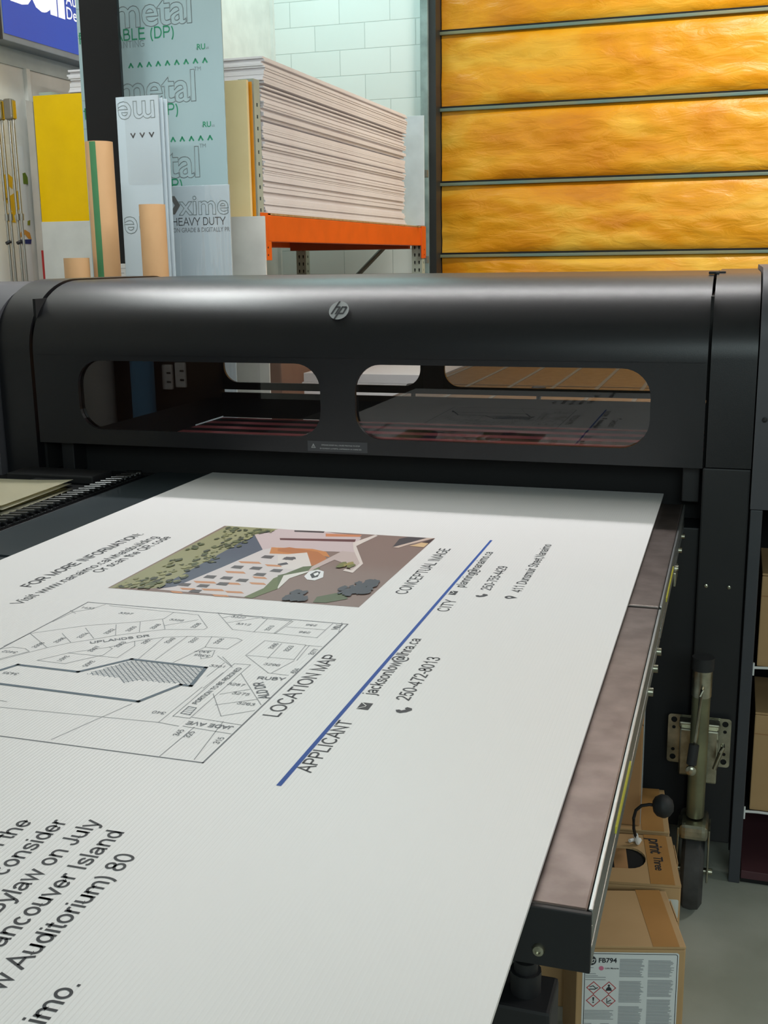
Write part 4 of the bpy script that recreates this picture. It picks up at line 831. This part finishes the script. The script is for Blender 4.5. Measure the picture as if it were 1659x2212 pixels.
# the stack, one object per sheet
protos = {}
def board_sheet(t):
    if t not in protos:
        me = bpy.data.meshes.new('foam_sheet'); b = bmesh.new(); bmesh.ops.create_cube(b, size=1)
        for v in b.verts: v.co = Vector((v.co.x*1.03, v.co.y*2.36, (v.co.z+.5)*t))
        bmesh.ops.bevel(b, geom=b.edges[:], offset=min(.0008, t*.2), segments=1, affect='EDGES'); b.to_mesh(me); b.free(); me.materials.append(WHITE); protos[t] = me
    o = bpy.data.objects.new('foam_board_sheet', protos[t]); COL.objects.link(o); return o
random.seed(11)
z = 1.7552; ZTOP = 2.452; k = 0; drift = 0
while z < ZTOP:
    t = random.choice((.005, .008, .010, .010, .010, .013, .019))
    o = board_sheet(t); q = (z-1.755)/.7
    drift = .7*drift+random.uniform(-.006, .006)
    yy = 6.235+random.uniform(-.012, .012)
    xx = -2.685+drift+random.uniform(-.003, .003)+(.012 if q > .83 else 0)+(-.02 if .55 < q < .8 else 0)*random.random()+ (-.014 if random.random() < .08 else 0)
    o.location = (xx, yy, z); z += t+.0004; k += 1
    last = z >= ZTOP
    if last: tag(o, 'topmost white foam board sheet of the tall stack on the orange rack', 'board', 'white boards in the tall stack')
    else: tag(o, 'white foam board sheet lying flat in the tall stack on the orange rack', 'board', 'white boards in the tall stack')
# white sheet on end behind the stack
tag(MB().box((-2.62, 7.66, 1.7555), (-2.105, 7.668, 2.478), .002).build('foam_board', mat('pale_blue_white_board', (226, 238, 244), .5)), 'pale white board standing on edge between the far stack end and rack post', 'board')
tag(MB().mesh(holes([[(-2.20, .0), (-2.165, .22), (-2.115, .0)]], .006), MXZ(7.55) @ MZ(0)).build('foam_offcut', WHITE), 'small triangular white offcut at the foot of the pale upright board', 'offcut') if False else None
# brown wrapped goods on the lower level, seen through the printer window
tag(MB().box((-3.05, 5.3, .6155), (-2.22, 7.3, 1.12), .01).build('wrapped_bundle', mat('brown_wrapped_bundle', (150, 110, 90), .6)), 'brown wrapped bundle on the lower rack level behind the left window', 'bundle')

# ---------------------------------------------------------------- sheets propped on end in front of the rack
def propped(name, x0, x1, y, th, z1, label, m, cat='sheet', lean=.010, z0=0, r=0):
    """stands on the floor at y, leaning slightly back"""
    o = MB().box((x0, 0, 0), (x1, th, z1-z0), .0015).build(name, m); o.location = (0, y-lean*1.9, z0); o.rotation_euler = (-lean, 0, r)
    tag(o, label, cat); return o
COMP = mat('brushed_composite_film', (156, 178, 181), .42, rgb2=(150, 173, 177), scale=2)
COMP2 = mat('pale_composite_film', (178, 192, 199), .4, rgb2=(172, 187, 194), scale=2)
propped('acrylic_sheet', -3.318, -2.86, 4.93, .006, 2.327, 'bright yellow plastic sheet standing behind the small grey white sheet', mat('yellow_acrylic', (250, 204, 0), .35, rgb2=(244, 198, 0), spec=.25))
propped('acrylic_sheet', -2.40, -2.166, 4.932, .004, 2.328, 'thin amber sheet peeking out behind the cream sheet edge', mat('amber_acrylic', (228, 150, 20), .35))
propped('acrylic_sheet', -2.40, -2.178, 4.90, .022, 2.333, 'cream plastic sheet with rounded edge beside the tall white stack', mat('cream_acrylic', (244, 226, 174), .4, rgb2=(240, 221, 168)))
propped('plastic_sheet', -3.235, -2.068, 4.80, .012, 1.731, 'low off-white sheet spanning behind the tubes, below the yellow sheet', mat('off_white_sheet', (212, 212, 206), .5))
alu = propped('composite_panel', -2.845, -2.148, 4.60, .006, 2.86, 'tall silver grey composite panel printed with green lettering, behind the black panel', COMP)
GREEN = plain((34, 128, 92), .5); LINE = plain((128, 142, 144), .5); DKINK = plain((52, 54, 56), .5)
def local(o): return o.matrix_basis.inverted()
ol, gr, gy = MB(), MB(), MB()
# local coordinates: x as world, z as world height
UX, UZ = (1, 0, 0), (0, 0, 1); yl = -.0006
PXM = .00221
for k in range(3):
    zb = 2.529-.3155*k; xr = -2.285+.003*k
    ol.text('metal', (xr, yl, zb), UX, UZ, size=.182, align='R', outline=.011, bold=.012, space=.95)
    letters(gr, 'PRINTABLE (DP)', (-2.374+.003*k, yl, zb-.054), UX, UZ, size=.043, align='R', w=.13, yscale=1.12)
    letters(gy, 'PRINTING', (-2.518+.006*k, yl, zb-.084), UX, UZ, size=.025, align='R', w=.10, yscale=1.15)
    gr.text('RU', (-2.248+.012*k, yl, zb-.112), UX, UZ, size=.032, align='C', bold=.02)
    gy.text('us', (-2.226+.012*k, yl, zb-.112), UX, UZ, size=.018); gy.text('c', (-2.272+.012*k, yl, zb-.112), UX, UZ, size=.018)
    if k: gy.text('TM', (-2.285+.008*(k-1), yl, zb+.119), UX, UZ, size=.024)
    for i in range(9):
        cx, cz = -2.589+.0445*i+.009*k, zb-.156
        gr.line([(cx-.009, yl, cz-.008), (cx, yl, cz+.006), (cx+.009, yl, cz-.008)], .007, nY)
for zb in (2.47, 2.155): letters(gr, 'TA', (-2.842, yl, zb), UX, UZ, size=.043)
for zz in (2.62, 2.50, 2.24, 2.12): gy.line([(-2.843, yl, zz), (-2.80, yl, zz)], .0015, nY)
ol.build('outlined_lettering', LINE, alu); gr.build('green_lettering', GREEN, alu); gy.build('grey_lettering', plain((110, 126, 128), .5), alu)
bp = propped('black_panel', -2.706, -2.527, 4.40, .020, 2.86, 'tall glossy black panel leaning between the silver grey sheets', mat('gloss_black_panel', (9, 10, 13), .22, spec=.3), r=0)
fs = propped('wrapped_sheet', -2.52, -2.098, 4.50, .010, 1.853, 'silver grey sheet in clear wrap lettered HEAVY DUTY, right of the shorter tube', COMP2)
a_, b_, c_ = MB(), MB(), MB()
c_.mesh(holes([[(-2.385, 1.735), (-2.357, 1.773), (-2.38, 1.812), (-2.356, 1.812), (-2.331, 1.773), (-2.358, 1.735)]], .0005), MXZ(yl))
b_.text('xime', (-2.340, yl, 1.733), UX, UZ, length=.238, outline=.014, bold=.012, yscale=1.0)
letters(a_, 'HEAVY DUTY', (-2.372, yl, 1.687), UX, UZ, length=.254, w=.12, yscale=1.15)
a_.build('heavy_duty_lettering', DKINK, fs)
g2 = MB(); g2.text('TION GRADE & DIGITALLY PR', (-2.101, yl, 1.659), UX, UZ, length=.288, yscale=1.25, align='R', bold=.006)
g2.build('grade_lettering', plain((110, 116, 120), .5), fs); b_.build('outlined_lettering', LINE, fs); c_.build('arrow_mark', plain((84, 82, 78), .5), fs)
# the clear wrap: a wrinkled film over the front
fb = bmesh.new(); nx, nz = 60, 60; V = []
for j in range(nz+1):
    r_ = []
    for i in range(nx+1):
        x = -2.40+.303*i/nx; zz = .9+.952*j/nz; q = 1-j/nz
        d = .004+.010*abs(NZ.noise(Vector((x*26, zz*2.2, 0))))*(1 if zz < 1.72 else .25)+.004*NZ.noise(Vector((x*40, zz*30, 3)))*(1 if 1.66 < zz < 1.79 else .2)
        r_.append(fb.verts.new((x, -d-.002, zz)))
    V.append(r_)
for j in range(nz):
    for i in range(nx): fb.faces.new((V[j][i], V[j][i+1], V[j+1][i+1], V[j+1][i])).smooth = True
def film_mat(k=.13, ro=.12):
    m = bpy.data.materials.new('clear_wrap_film'); m.use_nodes = True; N = m.node_tree; N.nodes.clear()
    o = N.nodes.new('ShaderNodeOutputMaterial'); mx = N.nodes.new('ShaderNodeMixShader'); t = N.nodes.new('ShaderNodeBsdfTransparent'); g = N.nodes.new('ShaderNodeBsdfGlossy')
    g.inputs['Roughness'].default_value = ro; mx.inputs[0].default_value = k
    N.links.new(t.outputs[0], mx.inputs[1]); N.links.new(g.outputs[0], mx.inputs[2]); N.links.new(mx.outputs[0], o.inputs[0]); return m
FILM = film_mat()
MB().add(fb).build('clear_wrap', FILM, fs)
# inner group of three panels
inn3 = []
for i, (x0, x1, y, z1, lb_) in enumerate(((-2.50, -2.305, 4.30, 2.199, 'front pale panel of the three behind the shorter tube, printed upside down'), (-2.50, -2.293, 4.315, 2.190, 'middle pale panel of the three behind the shorter tube'), (-2.50, -2.281, 4.33, 2.186, 'rearmost pale panel of the three behind the shorter tube'))):
    inn3.append(propped('composite_panel', x0, x1, y, .006, z1, lb_, COMP2))
o1, o2 = MB(), MB()
NX, NZv = (-1, 0, 0), (0, 0, -1)
o1.text('metal', (-2.318, yl, 2.186), NX, NZv, size=.19, outline=.006, bold=.012) if False else None
for zc in (2.188, 1.73):
    t_ = 'me' 
    o1.text(t_, (-2.322, yl, zc-.01), NX, NZv, length=.172, outline=.012, bold=.012)
for i in range(3): o2.line([(-2.428+.043*i-.009, yl, 2.053), (-2.428+.043*i, yl, 2.039), (-2.428+.043*i+.009, yl, 2.053)], .006, nY)
o1.build('outlined_lettering', LINE, inn3[0]); o2.build('chevron_marks', DKINK, inn3[0])
MB().mesh(holes([rrect(-2.46, 1.85, -2.302, 2.2025, .012)], .0004), MXZ(-.003)).build('plastic_sleeve', film_mat(.06, .4), inn3[0])
lblp = MB().box((-2.592, 0, 0), (-2.53, .001, .075)).build('paper_label', PAPERW, bp); lblp.location = (0, -.0018, 1.455)
MB().line([(-2.586, -.0012, .055), (-2.555, -.0012, .055)], .002, nY).line([(-2.586, -.0012, .035), (-2.565, -.0012, .035)], .002, nY).build('label_lines', INKG, lblp)

# ---------------------------------------------------------------- cardboard tubes
def tube(x, y, r, h, label, stripe=False, lean=0):
    o = empty('cardboard_tube', (x, y, 0)); o.rotation_euler = (0, lean, 0); tag(o, label, 'tube', 'cardboard tubes standing behind the printer')
    MB().lathe([(r, 0), (r, h), (r-.006, h), (r-.006, h-.3)], 40).build('tube_wall', TUBE, o)
    if stripe:
        b = bmesh.new(); V = []
        for j in (0, 1): V.append([b.verts.new(((r+.0006)*math.cos(a), (r+.0006)*math.sin(a), .02+(h-.022)*j)) for a in [math.radians(-102+3.6*i) for i in range(9)]])
        for i in range(8): b.faces.new((V[0][i], V[0][i+1], V[1][i+1], V[1][i])).smooth = True
        MB().add(b).build('green_tape', mat('green_masking_tape', (62, 122, 78), .6), o)
    return o
tube(-2.470, 4.10, .0545, 2.004, 'tallest brown cardboard tube with a green tape stripe, before the black panel', True)
tube(-2.194, 4.00, .0505, 1.752, 'brown cardboard tube with open top, in front of the silver grey panels')
tube(-2.547, 4.00, .0505, 1.555, 'shortest brown cardboard tube, left of the green striped tube')

# ---------------------------------------------------------------- left wall: lit sign, banner, stands
sg = empty('lightbox_sign', (-3.36, 5.4, 2.56)); tag(sg, 'blue illuminated lettered sign box high on the left wall', 'sign')
def S_(mb, n, m):
    o = mb.build(n, m, sg); o.matrix_parent_inverse = Matrix.Translation((3.36, -5.4, -2.56)); return o
S_(MB().box((-3.42, 4.718, 2.548), (-3.31, 6.4, 3.2), .004), 'sign_box', mat('grey_sign_frame', (132, 142, 152), .4))
def emit(name, rgb, s):
    m = bpy.data.materials.new(name); m.use_nodes = True; P = m.node_tree.nodes['Principled BSDF']
    P.inputs['Base Color'].default_value = (*lin(rgb), 1); P.inputs['Emission Color'].default_value = (*lin(rgb), 1); P.inputs['Emission Strength'].default_value = s; P.inputs['Roughness'].default_value = .3
    return m
S_(MB().mesh(holes([rect(4.735, 2.578, 6.38, 3.18)], .004), MYZ(-3.3095)), 'lit_face', emit('blue_lit_face', (20, 76, 184), .55))
tx = MB()
tx.text('Bell', (-3.3070, 4.80, 2.745), (0, 1, 0), (0, 0, 1), length=.452, bold=.05)
tx.text('Authorized', (-3.3070, 5.268, 2.805), (0, 1, 0), (0, 0, 1), size=.082, bold=.004)
tx.text('Dealer', (-3.3070, 5.268, 2.737), (0, 1, 0), (0, 0, 1), size=.082, bold=.004)
S_(tx, 'sign_lettering', emit('white_lit_letters', (255, 255, 255), 1.0))
S_(MB().box((-3.42, 4.70, 2.548), (-3.305, 4.716, 3.2)), 'sign_end', BLACK2)
struct('falloff_band', MB().box((-3.42, 4.2, 2.47), (-3.412, 7.6, 2.548)), mat('falloff_grey', (188, 198, 198), .6))  # pale grey strip painting the falloff of light under the sign
struct('trim_5', MB().box((-3.42, 5.02, 0), (-3.40, 5.05, 2.47)), PLASTER)
bn = empty('wall_banner', (-3.416, 4.8, 1.4)); tag(bn, 'white wall banner with yellow leaf shapes behind the metal stands', 'banner')
def B_(mb, n, m):
    o = mb.build(n, m, bn); o.matrix_parent_inverse = Matrix.Translation((3.416, -4.8, -1.4)); return o
B_(MB().mesh(holes([rect(4.55, .9, 4.965, 2.1)], .002), MYZ(-3.418)), 'banner_cloth', PAPERW)
def wallshape(c, pts, n, dx=0): B_(MB().mesh(holes([pts], .001), MYZ(-3.4160+dx)), n, plain(c, .5))
def PYZ(px): return px
wallshape((225, 180, 20),[(4.771, 1.949), (4.819, 1.964), (4.857, 1.947), (4.849, 1.892), (4.818, 1.906), (4.822, 1.843), (4.768, 1.833)],'yellow_leaf')
wallshape((225, 180, 20),[(4.782, 1.841), (4.845, 1.868), (4.896, 1.89), (4.898, 1.807), (4.844, 1.765), (4.853, 1.733), (4.78, 1.739), (4.778, 1.771), (4.833, 1.784)],'yellow_leaf')
wallshape((110, 130, 40),[(4.942, 1.972), (4.964, 1.977), (4.981, 1.955), (4.981, 1.923), (4.942, 1.922)],'green_leaf')
wallshape((150, 150, 40),[(4.951, 1.744), (4.973, 1.749), (4.969, 1.724), (4.948, 1.724)],'green_leaf')
wallshape((216, 150, 60),[(4.862, 1.653), (4.888, 1.69), (4.924, 1.701), (4.961, 1.687), (4.971, 1.655), (4.946, 1.658), (4.921, 1.678), (4.889, 1.666)],'orange_arc')
wallshape((36, 48, 110),[(4.865, 1.653), (4.971, 1.655), (4.965, 1.632), (4.866, 1.633)],'navy_wave')
tag(MB().mesh(holes([[(-3.392, 0), (-3.378, 2.315), (-3.340, 2.305), (-3.345, 0)]], .02), MXZ(4.97)).build('wooden_plank', mat('grey_white_plank', (196, 190, 182), .6)), 'narrow grey white plank standing between the metal stands and yellow sheet', 'plank')
tag(MB().box((-3.338, 4.93, 0), (-3.321, 4.945, 1.60), .002).build('red_strip', plain((176, 40, 40), .5)), 'thin dark red strip standing left of the yellow sheet', 'strip')
CH2 = mat('brushed_nickel', (168, 164, 156), .28, 1)
def stand(x, label):
    o = empty('folded_stand', (x, 4.66, 0)); tag(o, label, 'stand', 'folded metal stands by the left wall')
    MB().box((-.022, -.02, 2.185), (.022, .02, 2.278), .012, 3).build('clamp_head', mat('grey_clamp', (134, 128, 116), .4, .6), o)
    MB().box((.0225, -.013, 2.19), (.026, .013, 2.27), .003).build('gilt_plate', mat('gilt_plate', (206, 186, 110), .25, 1), o)
    for dx in (-.010, .012):
        MB().tube([(dx, 0, 2.19), (dx+.001, 0, 2.15), (dx+.012, -.01, 1.30), (dx+.02, -.02, 0)], .0065, 10).build('stand_leg', CH2, o)
        MB().tube([(dx+.010, -.008, 1.735), (dx+.0104, -.008, 1.765)], .0105, 10).build('leg_collar', CH2, o)
    MB().tube([(.012, -.012, 1.64), (.0, -.03, 1.63)], .008, 8).build('leg_knob', BLACK2, o)
    return o
stand(-3.322, 'left folded metal stand with clamp head, at the photo edge')
stand(-3.262, 'right folded metal stand with gilt clamp head, beside the plank')
# ---------------------------------------------------------------- shop things left of the viewer, mirrored in the hood window
tag(MB().lathe([(.052, 0), (.052, 1.35), (.046, 1.35), (.046, 1.1)], 40, Matrix.Translation((-2.48, 1.0, 0))).build('vinyl_roll', mat('blue_vinyl_roll', (92, 150, 190), .45)), 'blue roll on end, mirrored in the left printer window', 'roll')
tag(MB().lathe([(.07, 0), (.07, 1.4), (.063, 1.4), (.063, 1.1)], 40, Matrix.Translation((-2.70, 1.0, 0))).build('banner_roll', mat('grey_banner_roll', (176, 176, 172), .6)), 'thick pale grey roll on end, mirrored beside the blue roll', 'roll')

up = empty('backing_panel', (-2.4, .86, 0)); tag(up, 'added dark backing panel with white socket plates, mirrored in the left printer window', 'panel')
MB().box((-.5, 0, 0), (.42, .03, 1.5), .004).build('backing_board', mat('dark_backing_board', (40, 36, 34), .7), up)  # board added behind the plates to darken the mirrored background
for x, z in ((-.40, 1.02), (-.41, .80), (.01, .98), (.075, .99)):
    s_ = MB().box((x-.045, .03, z), (x+.045 if x < 0 else x+.005, .05, z+.11), .006).build('socket_plate', PAPERW, up)
    MB().box((x-.02, .0502, z+.07), (x+.0, .0512, z+.078)).box((x-.02, .0502, z+.03), (x+.0, .0512, z+.038)).build('socket_slot', DARK, s_)
